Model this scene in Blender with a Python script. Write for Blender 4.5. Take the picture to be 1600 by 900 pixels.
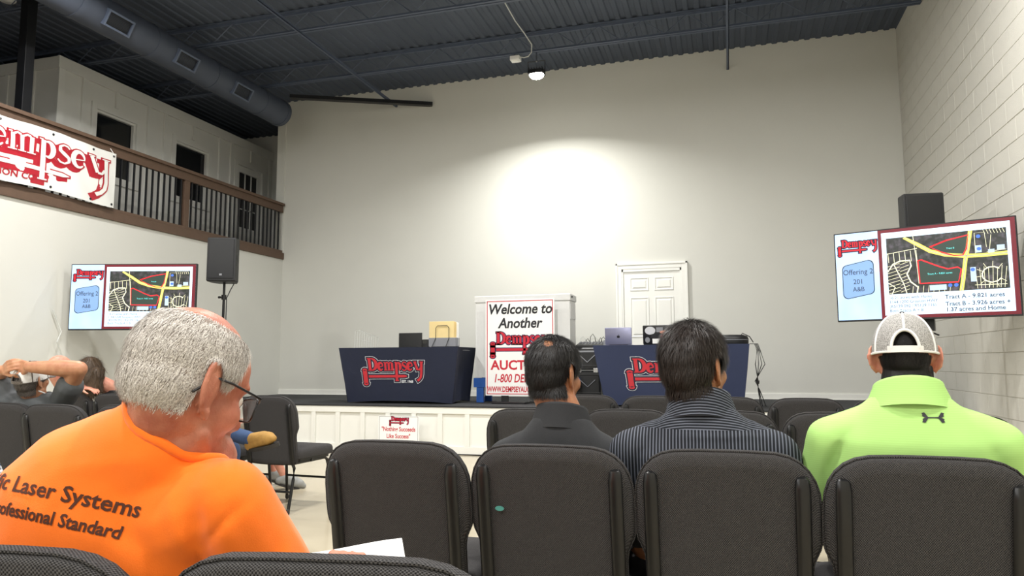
import bpy, bmesh, math, random
import numpy as np
from mathutils import Vector, Matrix, noise
from mathutils.bvhtree import BVHTree
R = math.radians
random.seed(7); rng = np.random.default_rng(7)
for o in list(bpy.data.objects): bpy.data.objects.remove(o, do_unlink=True)
S = bpy.context.scene
COL = S.collection

# ------------------------------------------------------------ camera
cam_d = bpy.data.cameras.new('camera'); cam = bpy.data.objects.new('camera', cam_d); COL.objects.link(cam)
cam_d.sensor_width = 36; cam_d.lens = 1135 / 1600 * 36; cam_d.clip_start = .02
_f = Vector((-.2844, .9532, .1026)).normalized()
_r = Vector((.958, .2864, -.0035)); _r = (_r - _f * _r.dot(_f)).normalized(); _u = _r.cross(_f)
cam.matrix_world = Matrix(((_r.x, _u.x, -_f.x, 0), (_r.y, _u.y, -_f.y, 0), (_r.z, _u.z, -_f.z, 1.12), (0, 0, 0, 1)))
S.camera = cam
# ------------------------------------------------------------ world, exposure
W = bpy.data.worlds.new('world'); S.world = W; W.use_nodes = True
W.node_tree.nodes['Background'].inputs[0].default_value = (.5, .52, .55, 1)
W.node_tree.nodes['Background'].inputs[1].default_value = .05
S.view_settings.view_transform = 'Standard'; S.view_settings.look = 'None'
S.view_settings.gamma = 1; S.view_settings.use_curve_mapping = False
S.view_settings.exposure = 0.14
FLOOD_W = 31       # the flood lamp over the stage
BAY_W = 34          # each high bay lamp over the audience
# ------------------------------------------------------------ materials
def lin(h):
    if isinstance(h, str):
        h = [int(h[i:i+2], 16) / 255 for i in (0, 2, 4)]
    return tuple((c / 12.92 if c <= .04045 else ((c + .055) / 1.055) ** 2.4) for c in h) + (1,)
MATS = {}
def mat(name, col, rough=.6, metal=0, spec=.5, noise_amt=0, noise_scale=8, bump=0, bump_scale=60, sss=0, emit=0, emit_col=None, alpha=1, sheen=0):
    if name in MATS: return MATS[name]
    m = bpy.data.materials.new(name); m.use_nodes = True; MATS[name] = m
    nt = m.node_tree; b = nt.nodes['Principled BSDF']
    c = lin(col)
    b.inputs['Base Color'].default_value = c; b.inputs['Roughness'].default_value = rough
    b.inputs['Metallic'].default_value = metal; b.inputs['Specular IOR Level'].default_value = spec
    if sheen: b.inputs['Sheen Weight'].default_value = sheen
    if sss:
        b.inputs['Subsurface Weight'].default_value = sss; b.inputs['Subsurface Radius'].default_value = (.01, .004, .002); b.inputs['Subsurface Scale'].default_value = .6
    if emit:
        b.inputs['Emission Color'].default_value = lin(emit_col or col); b.inputs['Emission Strength'].default_value = emit
    if alpha < 1: b.inputs['Alpha'].default_value = alpha
    tc = nt.nodes.new('ShaderNodeTexCoord')
    if noise_amt:
        n = nt.nodes.new('ShaderNodeTexNoise'); n.inputs['Scale'].default_value = noise_scale; n.inputs['Detail'].default_value = 5
        nt.links.new(tc.outputs['Object'], n.inputs['Vector'])
        mx = nt.nodes.new('ShaderNodeMix'); mx.data_type = 'RGBA'
        mx.inputs[6].default_value = tuple(x * (1 - noise_amt) for x in c[:3]) + (1,)
        mx.inputs[7].default_value = tuple(min(1, x * (1 + noise_amt)) for x in c[:3]) + (1,)
        nt.links.new(n.outputs['Fac'], mx.inputs[0]); nt.links.new(mx.outputs[2], b.inputs['Base Color'])
    if bump:
        n2 = nt.nodes.new('ShaderNodeTexNoise'); n2.inputs['Scale'].default_value = bump_scale; n2.inputs['Detail'].default_value = 3
        nt.links.new(tc.outputs['Object'], n2.inputs['Vector'])
        bp = nt.nodes.new('ShaderNodeBump'); bp.inputs['Strength'].default_value = bump; bp.inputs['Distance'].default_value = .01
        nt.links.new(n2.outputs['Fac'], bp.inputs['Height']); nt.links.new(bp.outputs['Normal'], b.inputs['Normal'])
    return m
def nodes(m):
    nt = m.node_tree; return nt, nt.nodes['Principled BSDF']
def N(nt, t, **k):
    n = nt.nodes.new(t)
    for a, v in k.items(): setattr(n, a, v)
    return n
def math_n(nt, op, a, b=None):
    n = N(nt, 'ShaderNodeMath', operation=op)
    for i, x in enumerate((a, b)):
        if x is None: continue
        if isinstance(x, (int, float)): n.inputs[i].default_value = x
        else: nt.links.new(x, n.inputs[i])
    return n.outputs[0]
def mixc(nt, fac, c1, c2):
    mx = N(nt, 'ShaderNodeMix', data_type='RGBA')
    nt.links.new(fac, mx.inputs[0])
    for i, c in ((6, c1), (7, c2)):
        if isinstance(c, tuple): mx.inputs[i].default_value = c
        else: nt.links.new(c, mx.inputs[i])
    return mx.outputs[2]
def weave(name, dark, light, pitch, bump=.6):
    """two crossed thread waves: a dotted upholstery weave"""
    m = mat(name, light, rough=.9, spec=.2); nt, b = nodes(m)
    tc = N(nt, 'ShaderNodeTexCoord'); sp = N(nt, 'ShaderNodeSeparateXYZ'); nt.links.new(tc.outputs['Object'], sp.inputs[0])
    nz = N(nt, 'ShaderNodeTexNoise'); nz.inputs['Scale'].default_value = 90; nt.links.new(tc.outputs['Object'], nz.inputs['Vector'])
    k = 2 * math.pi / pitch
    j = math_n(nt, 'MULTIPLY', nz.outputs['Fac'], 2.2)
    sx = math_n(nt, 'SINE', math_n(nt, 'ADD', math_n(nt, 'MULTIPLY', sp.outputs[0], k), j))
    yz = math_n(nt, 'ADD', sp.outputs[2], sp.outputs[1])
    sz = math_n(nt, 'SINE', math_n(nt, 'ADD', math_n(nt, 'MULTIPLY', yz, k), j))
    h = math_n(nt, 'MULTIPLY', math_n(nt, 'ADD', math_n(nt, 'MULTIPLY', sx, sz), 1.0), .5)
    n2 = N(nt, 'ShaderNodeTexNoise'); n2.inputs['Scale'].default_value = 320; n2.inputs['Detail'].default_value = 2; nt.links.new(tc.outputs['Object'], n2.inputs['Vector'])
    f = math_n(nt, 'ADD', math_n(nt, 'MULTIPLY', h, .65), math_n(nt, 'MULTIPLY', n2.outputs['Fac'], .4))
    cr = N(nt, 'ShaderNodeMapRange'); cr.inputs[1].default_value = .22; cr.inputs[2].default_value = .86; nt.links.new(f, cr.inputs[0])
    nt.links.new(mixc(nt, cr.outputs[0], lin(dark), lin(light)), b.inputs['Base Color'])
    bp = N(nt, 'ShaderNodeBump'); bp.inputs['Strength'].default_value = bump; bp.inputs['Distance'].default_value = .002
    nt.links.new(f, bp.inputs['Height']); nt.links.new(bp.outputs['Normal'], b.inputs['Normal'])
    return m
def skin(name, col, red='b0604a'):
    m = mat(name, col, rough=.45, spec=.45, sss=.12); nt, b = nodes(m)
    tc = N(nt, 'ShaderNodeTexCoord')
    n = N(nt, 'ShaderNodeTexNoise'); n.inputs['Scale'].default_value = 22; n.inputs['Detail'].default_value = 6; nt.links.new(tc.outputs['Object'], n.inputs['Vector'])
    r = N(nt, 'ShaderNodeMapRange'); r.inputs[1].default_value = .35; r.inputs[2].default_value = .75; nt.links.new(n.outputs['Fac'], r.inputs[0])
    nt.links.new(mixc(nt, r.outputs[0], lin(col), lin(red)), b.inputs['Base Color'])
    n2 = N(nt, 'ShaderNodeTexNoise'); n2.inputs['Scale'].default_value = 260; n2.inputs['Detail'].default_value = 4; nt.links.new(tc.outputs['Object'], n2.inputs['Vector'])
    bp = N(nt, 'ShaderNodeBump'); bp.inputs['Strength'].default_value = .25; bp.inputs['Distance'].default_value = .003
    nt.links.new(n2.outputs['Fac'], bp.inputs['Height']); nt.links.new(bp.outputs['Normal'], b.inputs['Normal'])
    return m
def hairmat(name, c1, c2, rough=.45):
    m = mat(name, c1, rough=rough, spec=.35); nt, b = nodes(m)
    tc = N(nt, 'ShaderNodeTexCoord')
    n = N(nt, 'ShaderNodeTexNoise'); n.inputs['Scale'].default_value = 420; n.inputs['Detail'].default_value = 2; nt.links.new(tc.outputs['Object'], n.inputs['Vector'])
    r = N(nt, 'ShaderNodeMapRange'); r.inputs[1].default_value = .35; r.inputs[2].default_value = .65; nt.links.new(n.outputs['Fac'], r.inputs[0])
    nt.links.new(mixc(nt, r.outputs[0], lin(c1), lin(c2)), b.inputs['Base Color'])
    return m
mat('wall', 'cdcdc6', .85, noise_amt=.03, noise_scale=2, bump=.08, bump_scale=120)
mat('block_paint', 'cbc9c0', .8, noise_amt=.05, noise_scale=6, bump=.35, bump_scale=90)
mat('mortar', 'c6c3b9', .9, bump=.3)
mat('white_trim', 'e4e4de', .5, noise_amt=.02)
mat('loft_white', 'dcdcd7', .75, noise_amt=.03)
mat('ceil', '49515f', .75, noise_amt=.12, noise_scale=3, bump=.1, bump_scale=20)
mat('joist', '4f596c', .55, noise_amt=.1)
mat('duct', '414856', .6, noise_amt=.12, noise_scale=5, bump=.1, bump_scale=12)
mat('black_metal', '141518', .4, noise_amt=.15, noise_scale=20)
mat('frame_black', '09090a', .38, noise_amt=.1, noise_scale=30)
mat('black_plastic', '17181a', .5, noise_amt=.1, noise_scale=30, bump=.1, bump_scale=300)
mat('brown_wood', '5a4638', .6, noise_amt=.2, noise_scale=14, bump=.1)
mat('dark_glass', '14171b', .08, spec=.6, noise_amt=.1)
mat('dark_room', '15171b', .9, noise_amt=.1)
mat('stage_carpet', '2b2c2e', .95, noise_amt=.25, noise_scale=150, bump=.4, bump_scale=300)
mat('navy', '10182f', .8, noise_amt=.12, noise_scale=6, bump=.1, bump_scale=40)
mat('navy2', '1b2645', .75, noise_amt=.1, noise_scale=6, sheen=.1)
mat('logo_red', 'b5202c', .6, noise_amt=.04); mat('logo_navy', '10142c', .7, noise_amt=.05); mat('logo_white', 'c9cbd0', .6, noise_amt=.03)
mat('sign_red', 'c0172f', .5, noise_amt=.03); mat('sign_white', 'eeeeec', .35, noise_amt=.02); mat('ink', '15161f', .5, noise_amt=.03)
mat('sign_navy', '1d2152', .5, noise_amt=.03)
mat('vinyl', 'dedfdb', .22, noise_amt=.03, noise_scale=4, bump=.25, bump_scale=6)
mat('banner_red', 'a81f2e', .3, noise_amt=.12, noise_scale=14)
mat('blue_paint', '1f56a8', .5, noise_amt=.15, noise_scale=20)
mat('box_white', 'd6d7d6', .55, noise_amt=.06, noise_scale=18, bump=.08)
mat('paper', 'f2f2ee', .6, noise_amt=.02)
mat('cream_card', 'e6cf95', .6, noise_amt=.06); mat('grey_plastic', '85878c', .5, noise_amt=.05)
mat('laptop_grey', '8b8ca6', .35, metal=.35, noise_amt=.03)
mat('chrome', 'b8babd', .25, metal=1, noise_amt=.03)
mat('clear_wire', 'c8cac6', .2, noise_amt=.03)
mat('lens', 'c8d0d2', .05, spec=.6, alpha=.22, noise_amt=.02)
mat('eye_white', 'e8e2dc', .2, noise_amt=.02); mat('iris', '3c3126', .2, noise_amt=.1)
weave('tweed', '060607', '5a5858', .0056, 1.0)
skin('skin_ruddy', 'b97b62', '9a5440'); skin('skin_tan', 'a8734f', '91593c'); skin('skin_fair', 'd39a82', 'bd7260'); skin('skin_arm', 'bd8a68', 'a86e50')
hairmat('hair_grey', '9c948c', 'e6e0d8'); hairmat('hair_black', '080707', '211d1b', .5); hairmat('hair_brown', '0d0908', '33271f', .5); hairmat('hair_long', '241a14', '6b5640'); hairmat('hair_salt', '3a3430', '7d756e')
mat('hair_under_grey', '7a6d63', .8, noise_amt=.2, noise_scale=200)
mat('hair_under_dark', '17120f', .8, noise_amt=.2, noise_scale=200)
mat('cotton_orange', 'fb7404', .85, noise_amt=.05, noise_scale=12, bump=.12, bump_scale=500, sheen=.2)
mat('cotton_charcoal', '242527', .9, noise_amt=.12, noise_scale=60, bump=.2, bump_scale=500)
mat('cotton_grey', '55585a', .9, noise_amt=.08, noise_scale=60, bump=.2, bump_scale=500)
mat('cotton_black', '141416', .9, noise_amt=.1); mat('denim', '2f4568', .9, noise_amt=.2, noise_scale=90, bump=.2, bump_scale=400)
mat('khaki', '6b6152', .9, noise_amt=.1, noise_scale=60)
mat('print_brown', '4a2412', .85, noise_amt=.1, noise_scale=200)
mat('suede', 'a07a3c', .8, noise_amt=.25, noise_scale=25, bump=.2); mat('rubber', '2a2724', .7, noise_amt=.1)
mat('sneaker', '8e8f8c', .7, noise_amt=.1)
def striped(name, fn):
    m = mat(name, '222222', .85, spec=.2); nt, b = nodes(m)
    tc = N(nt, 'ShaderNodeTexCoord'); sp = N(nt, 'ShaderNodeSeparateXYZ'); nt.links.new(tc.outputs['Object'], sp.inputs[0])
    fn(nt, b, sp, tc); return m
def _polo(nt, b, sp, tc):
    s = math_n(nt, 'SINE', math_n(nt, 'MULTIPLY', sp.outputs[2], 2 * math.pi / .006))
    f = math_n(nt, 'MULTIPLY', math_n(nt, 'ADD', s, 1), .5)
    nt.links.new(mixc(nt, f, lin('a3cd76'), lin('a9d27c')), b.inputs['Base Color'])
striped('polo_green', _polo)
def _stripe(nt, b, sp, tc):
    # horizontal stripes on the yoke, vertical stripes below its seam (z < .93 at the back)
    nz = N(nt, 'ShaderNodeTexNoise'); nz.inputs['Scale'].default_value = 7; nt.links.new(tc.outputs['Object'], nz.inputs['Vector'])
    w = math_n(nt, 'MULTIPLY', nz.outputs['Fac'], 3.0)
    k = 2 * math.pi / .0098
    sh = math_n(nt, 'SINE', math_n(nt, 'ADD', math_n(nt, 'MULTIPLY', math_n(nt, 'ADD', sp.outputs[2], math_n(nt, 'MULTIPLY', sp.outputs[1], .6)), k), w))
    sv = math_n(nt, 'SINE', math_n(nt, 'ADD', math_n(nt, 'MULTIPLY', sp.outputs[0], k), w))
    low = math_n(nt, 'LESS_THAN', sp.outputs[2], .925)
    mixf = N(nt, 'ShaderNodeMix', data_type='FLOAT'); nt.links.new(low, mixf.inputs[0]); nt.links.new(sh, mixf.inputs[2]); nt.links.new(sv, mixf.inputs[3])
    r = N(nt, 'ShaderNodeMapRange'); r.inputs[1].default_value = .15; r.inputs[2].default_value = .6; nt.links.new(mixf.outputs[0], r.inputs[0])
    nt.links.new(mixc(nt, r.outputs[0], lin('1b1d22'), lin('5e626c')), b.inputs['Base Color'])
striped('shirt_stripe', _stripe)
def _plaid(nt, b, sp, tc):
    k = 2 * math.pi / .014
    s1 = math_n(nt, 'GREATER_THAN', math_n(nt, 'SINE', math_n(nt, 'MULTIPLY', sp.outputs[2], k)), 0)
    s2 = math_n(nt, 'GREATER_THAN', math_n(nt, 'SINE', math_n(nt, 'MULTIPLY', math_n(nt, 'ADD', sp.outputs[0], sp.outputs[1]), k)), 0)
    f = math_n(nt, 'MULTIPLY', math_n(nt, 'ADD', s1, s2), .5)
    nt.links.new(mixc(nt, f, lin('dfe2e6'), lin('26344f')), b.inputs['Base Color'])
striped('plaid', _plaid)
def _capmesh(nt, b, sp, tc):
    v = N(nt, 'ShaderNodeTexVoronoi'); v.inputs['Scale'].default_value = 420; nt.links.new(tc.outputs['Object'], v.inputs['Vector'])
    r = N(nt, 'ShaderNodeMapRange'); r.inputs[1].default_value = .25; r.inputs[2].default_value = .5; nt.links.new(v.outputs['Distance'], r.inputs[0])
    nt.links.new(mixc(nt, r.outputs[0], lin('504e4c'), lin('a6a4a0')), b.inputs['Base Color'])
striped('cap_mesh', _capmesh)
def _floor(nt, b, sp, tc):
    n = N(nt, 'ShaderNodeTexNoise'); n.inputs['Scale'].default_value = 1.6; n.inputs['Detail'].default_value = 6; nt.links.new(tc.outputs['Object'], n.inputs['Vector'])
    nt.links.new(mixc(nt, n.outputs['Fac'], lin('a79c85'), lin('bdb39c')), b.inputs['Base Color'])
    b.inputs['Roughness'].default_value = .16; b.inputs['Specular IOR Level'].default_value = .5
striped('floor_polish', _floor)
def _shirt_orange(nt, b): pass

# ------------------------------------------------------------ mesh helpers
class MB:
    def __init__(s): s.v = []; s.f = []
    def add(s, v, f):
        o = len(s.v); s.v += [tuple(p) for p in v]; s.f += [tuple(i + o for i in q) for q in f]; return s
    def box(s, x0, x1, y0, y1, z0, z1, M=None):
        v = [(x, y, z) for x in (x0, x1) for y in (y0, y1) for z in (z0, z1)]
        if M is not None: v = [M @ Vector(p) for p in v]
        return s.add(v, [(0, 1, 3, 2), (4, 6, 7, 5), (0, 4, 5, 1), (2, 3, 7, 6), (0, 2, 6, 4), (1, 5, 7, 3)])
    def rbox(s, x0, x1, y0, y1, z0, z1, r=.01, M=None, n=3):
        """box with rounded vertical (z) edges and a chamfered rim"""
        pts = []
        for cx, cy, a0 in ((x1 - r, y1 - r, 0), (x0 + r, y1 - r, 90), (x0 + r, y0 + r, 180), (x1 - r, y0 + r, 270)):
            for k in range(n + 1):
                a = R(a0 + 90 * k / n); pts.append((cx + r * math.cos(a), cy + r * math.sin(a)))
        c = min(r * .5, (z1 - z0) * .3); mx, my = (x0 + x1) / 2, (y0 + y1) / 2
        sx, sy = 1 - 2 * c / (x1 - x0), 1 - 2 * c / (y1 - y0)
        rings = [[(mx + (x - mx) * sx, my + (y - my) * sy, z0) for x, y in pts], [(x, y, z0 + c) for x, y in pts], [(x, y, z1 - c) for x, y in pts], [(mx + (x - mx) * sx, my + (y - my) * sy, z1) for x, y in pts]]
        return s.rings(rings, M)
    def rings(s, rings, M=None, cap=True, closed=True):
        m = len(rings[0]); v = [p for r in rings for p in r]
        if M is not None: v = [M @ Vector(p) for p in v]
        f = []
        for i in range(len(rings) - 1):
            for j in range(m if closed else m - 1):
                k = (j + 1) % m; f.append((i * m + j, i * m + k, (i + 1) * m + k, (i + 1) * m + j))
        if cap: f.append(tuple(reversed(range(m)))); f.append(tuple(range((len(rings) - 1) * m, len(rings) * m)))
        return s.add(v, f)
    def tube(s, pts, r, n=8, cap=True, sx=1.0, up=None):
        pts = [Vector(p) for p in pts]; rs = r if isinstance(r, (list, tuple)) else [r] * len(pts)
        rings = []; pu = Vector(up) if up else None
        for i, p in enumerate(pts):
            t = (pts[min(i + 1, len(pts) - 1)] - pts[max(i - 1, 0)]).normalized()
            if pu is None: pu = Vector((0, 0, 1)) if abs(t.z) < .9 else Vector((0, 1, 0))
            a = t.cross(pu)
            if a.length < 1e-6: a = t.orthogonal()
            a.normalize(); b = a.cross(t).normalized()
            rings.append([p + (a * math.cos(2 * math.pi * k / n) * sx + b * math.sin(2 * math.pi * k / n)) * rs[i] for k in range(n)])
        return s.rings(rings, cap=cap)
    def cap(s, p0, p1, r0, r1, n=14):
        """tapered capsule"""
        p0, p1 = Vector(p0), Vector(p1); t = p1 - p0; L = t.length
        t = t / L if L > 1e-6 else Vector((0, 0, 1))
        a = t.orthogonal().normalized(); b = t.cross(a); rings = []
        for q in (-80, -55, -30, 0): rings.append((p0 + t * r0 * math.sin(R(q)), r0 * math.cos(R(q))))
        for q in (0, 30, 55, 80): rings.append((p1 + t * r1 * math.sin(R(q)), r1 * math.cos(R(q))))
        return s.rings([[c + (a * math.cos(2 * math.pi * k / n) + b * math.sin(2 * math.pi * k / n)) * rr for k in range(n)] for c, rr in rings])
    def chain(s, pts, rs):
        for i in range(len(pts) - 1): s.cap(pts[i], pts[i + 1], rs[i], rs[i + 1])
        return s
    def ell(s, c, r, M=None, n=16, m=10):
        c = Vector(c); rings = []
        for i in range(m + 1):
            ph = -math.pi / 2 + .02 + (math.pi - .04) * i / m
            rings.append([c + (M.to_3x3() if M is not None else Matrix.Identity(3)) @ Vector((r[0] * math.cos(ph) * math.cos(2 * math.pi * k / n), r[1] * math.cos(ph) * math.sin(2 * math.pi * k / n), r[2] * math.sin(ph))) for k in range(n)])
        return s.rings(rings)
    def poly(s, pts, depth=None):
        if depth is None: return s.add(pts, [tuple(range(len(pts)))])
    def loft(s, sp, lat, n=28, e=2.4):
        """torso: sp = [(centre, half width, half depth)], lat = lateral axis"""
        P = [Vector(p[0]) for p in sp]; rings = []; lat = Vector(lat)
        for i, (c, rx, ry) in enumerate(sp):
            t = (P[min(i + 1, len(P) - 1)] - P[max(i - 1, 0)]).normalized()
            l = (lat - t * lat.dot(t)).normalized(); d = t.cross(l)
            ring = []
            for k in range(n):
                a = 2 * math.pi * k / n; ca, sa = math.cos(a), math.sin(a)
                ring.append(P[i] + l * rx * math.copysign(abs(ca) ** (2 / e), ca) + d * ry * math.copysign(abs(sa) ** (2 / e), sa))
            rings.append(ring)
        return s.rings(rings)
    def mesh(s, name):
        me = bpy.data.meshes.new(name); me.from_pydata(s.v, [], s.f); me.update(); return me
    def build(s, name, m, parent=None, smooth=0, bevel=0, kind=None):
        me = s.mesh(name); return link(name, me, m, parent, smooth, bevel)
def fix_normals(me):
    bm = bmesh.new(); bm.from_mesh(me); bmesh.ops.recalc_face_normals(bm, faces=bm.faces); bm.to_mesh(me); bm.free()
def link(name, me, m, parent=None, smooth=0, bevel=0, fix=True):
    if fix: fix_normals(me)
    if bevel:
        bm = bmesh.new(); bm.from_mesh(me)
        ed = [e for e in bm.edges if len(e.link_faces) == 2 and e.calc_face_angle(0) > R(40)]
        bmesh.ops.bevel(bm, geom=ed, offset=bevel, segments=2, profile=.6, affect='EDGES', clamp_overlap=True); bm.to_mesh(me); bm.free()
    if m is not None: me.materials.append(MATS[m] if isinstance(m, str) else m)
    if smooth:
        me.shade_smooth(); me.set_sharp_from_angle(angle=R(smooth))
    o = bpy.data.objects.new(name, me); COL.objects.link(o)
    if parent is not None: o.parent = parent
    return o
def tag(o, label=None, cat=None, group=None, kind=None):
    if label: o['label'] = label
    if cat: o['category'] = cat
    if group: o['group'] = group
    if kind: o['kind'] = kind
    return o
def thing(name, label, cat, loc=(0, 0, 0), rz=0, group=None, kind=None):
    o = bpy.data.objects.new(name, None); COL.objects.link(o); o.empty_display_size = .05
    o.location = loc; o.rotation_euler = (0, 0, rz)
    return tag(o, label, cat, group, kind)
def struct(name, mb, m, parent=None, **k):
    o = mb.build(name, m, parent, **k)
    if parent is None: o['kind'] = 'structure'
    return o
def copy_tree(o, parent=None):
    c = o.copy(); COL.objects.link(c); c.parent = parent
    for ch in KIDS(o): copy_tree(ch, c)
    return c
def KIDS(o): return [x for x in bpy.data.objects if x.parent == o]
def voxel(mb, size, smooth=4, factor=.5):
    me = mb.mesh('tmp'); fix_normals(me); ob = bpy.data.objects.new('tmp', me); COL.objects.link(ob)
    r = ob.modifiers.new('r', 'REMESH'); r.mode = 'VOXEL'; r.voxel_size = size; r.adaptivity = 0
    if smooth:
        q = ob.modifiers.new('s', 'SMOOTH'); q.factor = factor; q.iterations = smooth
    dg = bpy.context.evaluated_depsgraph_get(); dg.update()
    out = bpy.data.meshes.new_from_object(ob.evaluated_get(dg)); bpy.data.objects.remove(ob); bpy.data.meshes.remove(me)
    return out
def vget(me):
    a = np.empty(len(me.vertices) * 3, np.float32); me.vertices.foreach_get('co', a); return a.reshape(-1, 3)
def nget(me):
    a = np.empty(len(me.vertices) * 3, np.float32); me.vertex_normals.foreach_get('vector', a); return a.reshape(-1, 3)
def vset(me, a): me.vertices.foreach_set('co', a.astype(np.float32).ravel()); me.update()
# ------------------------------------------------------------ lettering
def text_mesh(body, size=1, shear=0, bold=0, align='CENTER', sx=1.0, res=3):
    cu = bpy.data.curves.new('t', 'FONT'); cu.body = body; cu.size = size; cu.shear = shear; cu.offset = bold; cu.align_x = align; cu.resolution_u = res
    ob = bpy.data.objects.new('t', cu); COL.objects.link(ob)
    dg = bpy.context.evaluated_depsgraph_get(); dg.update()
    me = bpy.data.meshes.new_from_object(ob.evaluated_get(dg))
    v = [(p.co.x * sx, p.co.y) for p in me.vertices]; f = [tuple(p.vertices) for p in me.polygons]
    bpy.data.objects.remove(ob); bpy.data.curves.remove(cu); bpy.data.meshes.remove(me)
    return v, f
def put_text(mb, body, size, u, v, fmap, **k):
    vv, ff = text_mesh(body, size, **k); mb.add([fmap(a + u, b + v) for a, b in vv], ff)
def stroke(mb, pts, hw, e, fmap):
    pts = [Vector(p) for p in pts]; hw = hw if isinstance(hw, (list, tuple)) else [hw] * len(pts)
    n = len(pts); L = []; Rr = []
    for i, p in enumerate(pts):
        t = (pts[min(i + 1, n - 1)] - pts[max(i - 1, 0)]).normalized(); nn = Vector((-t.y, t.x)); q = p.copy()
        if i == 0: q -= t * e
        if i == n - 1: q += t * e
        L.append(q + nn * (hw[i] + e)); Rr.append(q - nn * (hw[i] + e))
    mb.add([fmap(p.x, p.y) for p in L + Rr], [(i, n + i, n + i + 1, i + 1) for i in range(n - 1)])
def arc(cx, cy, rx, ry, a0, a1, n=12): return [(cx + rx * math.cos(R(a0 + (a1 - a0) * k / n)), cy + ry * math.sin(R(a0 + (a1 - a0) * k / n))) for k in range(n + 1)]
def _glyphs():
    g = []
    g += [([(.15, .0), (.15, .2)], .022), ([(.116, .193), (.185, .193)], .008), ([(.116, .008), (.185, .008)], .008)]
    g += [(arc(.175, .1, .078, .092, 88, -88, 14), [.008 + .017 * math.sin(math.pi * k / 14) for k in range(15)])]
    for cx in (.322, .787):
        g += [(arc(cx, .066, .036, .058, 8, 322, 16), [.007 + .015 * max(0, math.sin(math.pi * k / 16)) for k in range(17)]), ([(cx - .03, .058), (cx + .04, .074)], .007)]
    for x in (.398, .452, .506): g += [([(x, 0), (x, .122)], .0165), ([(x - .026, .006), (x + .026, .006)], .007)]
    g += [([(.372, .128), (.398, .128)], .008), ([(.40, .112), (.425, .13), (.447, .12)], .011), ([(.455, .112), (.48, .13), (.501, .12)], .011)]
    g += [([(.572, -.16), (.572, .13)], .02), ([(.545, .131), (.572, .131)], .008), ([(.545, -.158), (.602, -.158)], .009)]
    g += [(arc(.602, .066, .032, .056, 120, -120, 14), [.008 + .014 * math.sin(math.pi * k / 14) for k in range(15)])]
    g += [([(.728, .112), (.712, .13), (.69, .133), (.67, .118), (.673, .09), (.70, .068), (.726, .047), (.727, .02), (.705, .002), (.68, .005), (.662, .025)], [.008, .01, .01, .012, .015, .017, .015, .012, .01, .01, .008])]
    g += [([(.862, .13), (.905, .012)], .017), ([(.842, .134), (.888, .134)], .008), ([(.936, .134), (.992, .134)], .008), ([(.905, .014), (.935, .014), (.955, .05)], .013)]
    g += [([(.966, .13), (.966, -.05), (.958, -.1), (.935, -.135), (.905, -.155)], [.018, .018, .018, .018, .02])]
    return g
GLY = _glyphs()
GAV = [([(.115, -.088), (.70, -.088), (.74, -.088)], [.02, .02, .004])]
def gav_head():
    return [([(.06, -.19), (.06, .0)], .034), (arc(.06, -.195, .03, .022, 180, 360, 8), .012), (arc(.06, .005, .03, .02, 0, 180, 8), .012), ([(.025, -.15), (.095, -.15)], .02), ([(.025, -.035), (.095, -.035)], .02)]
GHEAD = gav_head()
def logo(parent, fmap, layers, eps=.0008, start=1):
    """layers: (part name, material, grow); bottom first, each eps further out"""
    for i, (nm, m, e) in enumerate(layers):
        mb = MB(); off = eps * (i + start)
        for pts, hw in GLY + GAV + GHEAD: stroke(mb, pts, hw, e, lambda u, v: fmap(u, v, off))
        mb.build(nm, m, parent)
# ============================================================ SETTING
XL, XR, YB, YR, ZC = -7.5, 2.4, 11.0, -4.2, 5.8
ZS, YS = .595, 8.5           # stage top and front
struct('floor', MB().box(XL - 4.6, XR + .2, YR, YB + 1.8, -.12, 0), 'floor_polish')
# corrugated steel deck
mb = MB(); prof = []; x = XL - 4.5
while x < XR + .1:
    prof += [(x, ZC), (x + .06, ZC), (x + .075, ZC + .018), (x + .135, ZC + .018)]; x += .15
n = len(prof)
mb.add([(a, YR, b) for a, b in prof] + [(a, YB + 1.7, b) for a, b in prof], [(i, i + 1, n + i + 1, n + i) for i in range(n - 1)])
mb.box(XL - 4.6, XR + .2, YR, YB + 1.8, ZC + .05, ZC + .12)
struct('ceiling', mb, 'ceil')
struct('wall_back', MB().box(XL, XR, YB, YB + .15, 0, ZC + .03), 'wall')
struct('wall_left', MB().box(XL - .16, XL, YR, YB + .15, 0, 2.95), 'wall')
struct('wall_rear', MB().box(XL - 4.6, XR + .2, YR - .15, YR, 0, ZC + .03), 'wall')
struct('wall_corner', MB().box(XL - .16, XL, YB - .02, YB + 1.75, 2.95, ZC + .02), 'wall')
# painted concrete block wall
wr = struct('wall_right', MB().box(XR + .006, XR + .2, YR, YB + .15, 0, ZC + .03), 'mortar')
bw, bh, g = .4, .2, .006
bm_ = MB(); bm_.box(0, .02, g / 2, bw - g / 2, g / 2, bh - g / 2); blk = bm_.mesh('block'); fix_normals(blk)
_b = bmesh.new(); _b.from_mesh(blk); bmesh.ops.bevel(_b, geom=[e for e in _b.edges if all(v.co.x < .001 for v in e.verts)], offset=.002, segments=1, affect='EDGES'); _b.to_mesh(blk); _b.free()
blk.materials.append(MATS['block_paint'])
half = MB()
rest = MB(); cnt = 0; spots = []
for r in range(29):
    off = 0 if r % 2 else bw / 2; y = YB - bw + off
    while y > YR - bw:
        y1 = min(y + bw, YB); z0 = r * bh; z1 = min(z0 + bh, ZC + .02)
        ymin = 6.9 - (.35 if 1 < z0 < 3.4 else 0) + max(0, (z0 - 3.2) * 1.15)
        if z0 > .55 and y1 > ymin and y + bw <= YB + 1e-6 and z1 - z0 > .19: spots.append((y, z0))
        else: rest.box(XR, XR + .02, max(y, YR) + g / 2, y1 - g / 2, z0 + g / 2, z1 - g / 2)
        y -= bw
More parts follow.
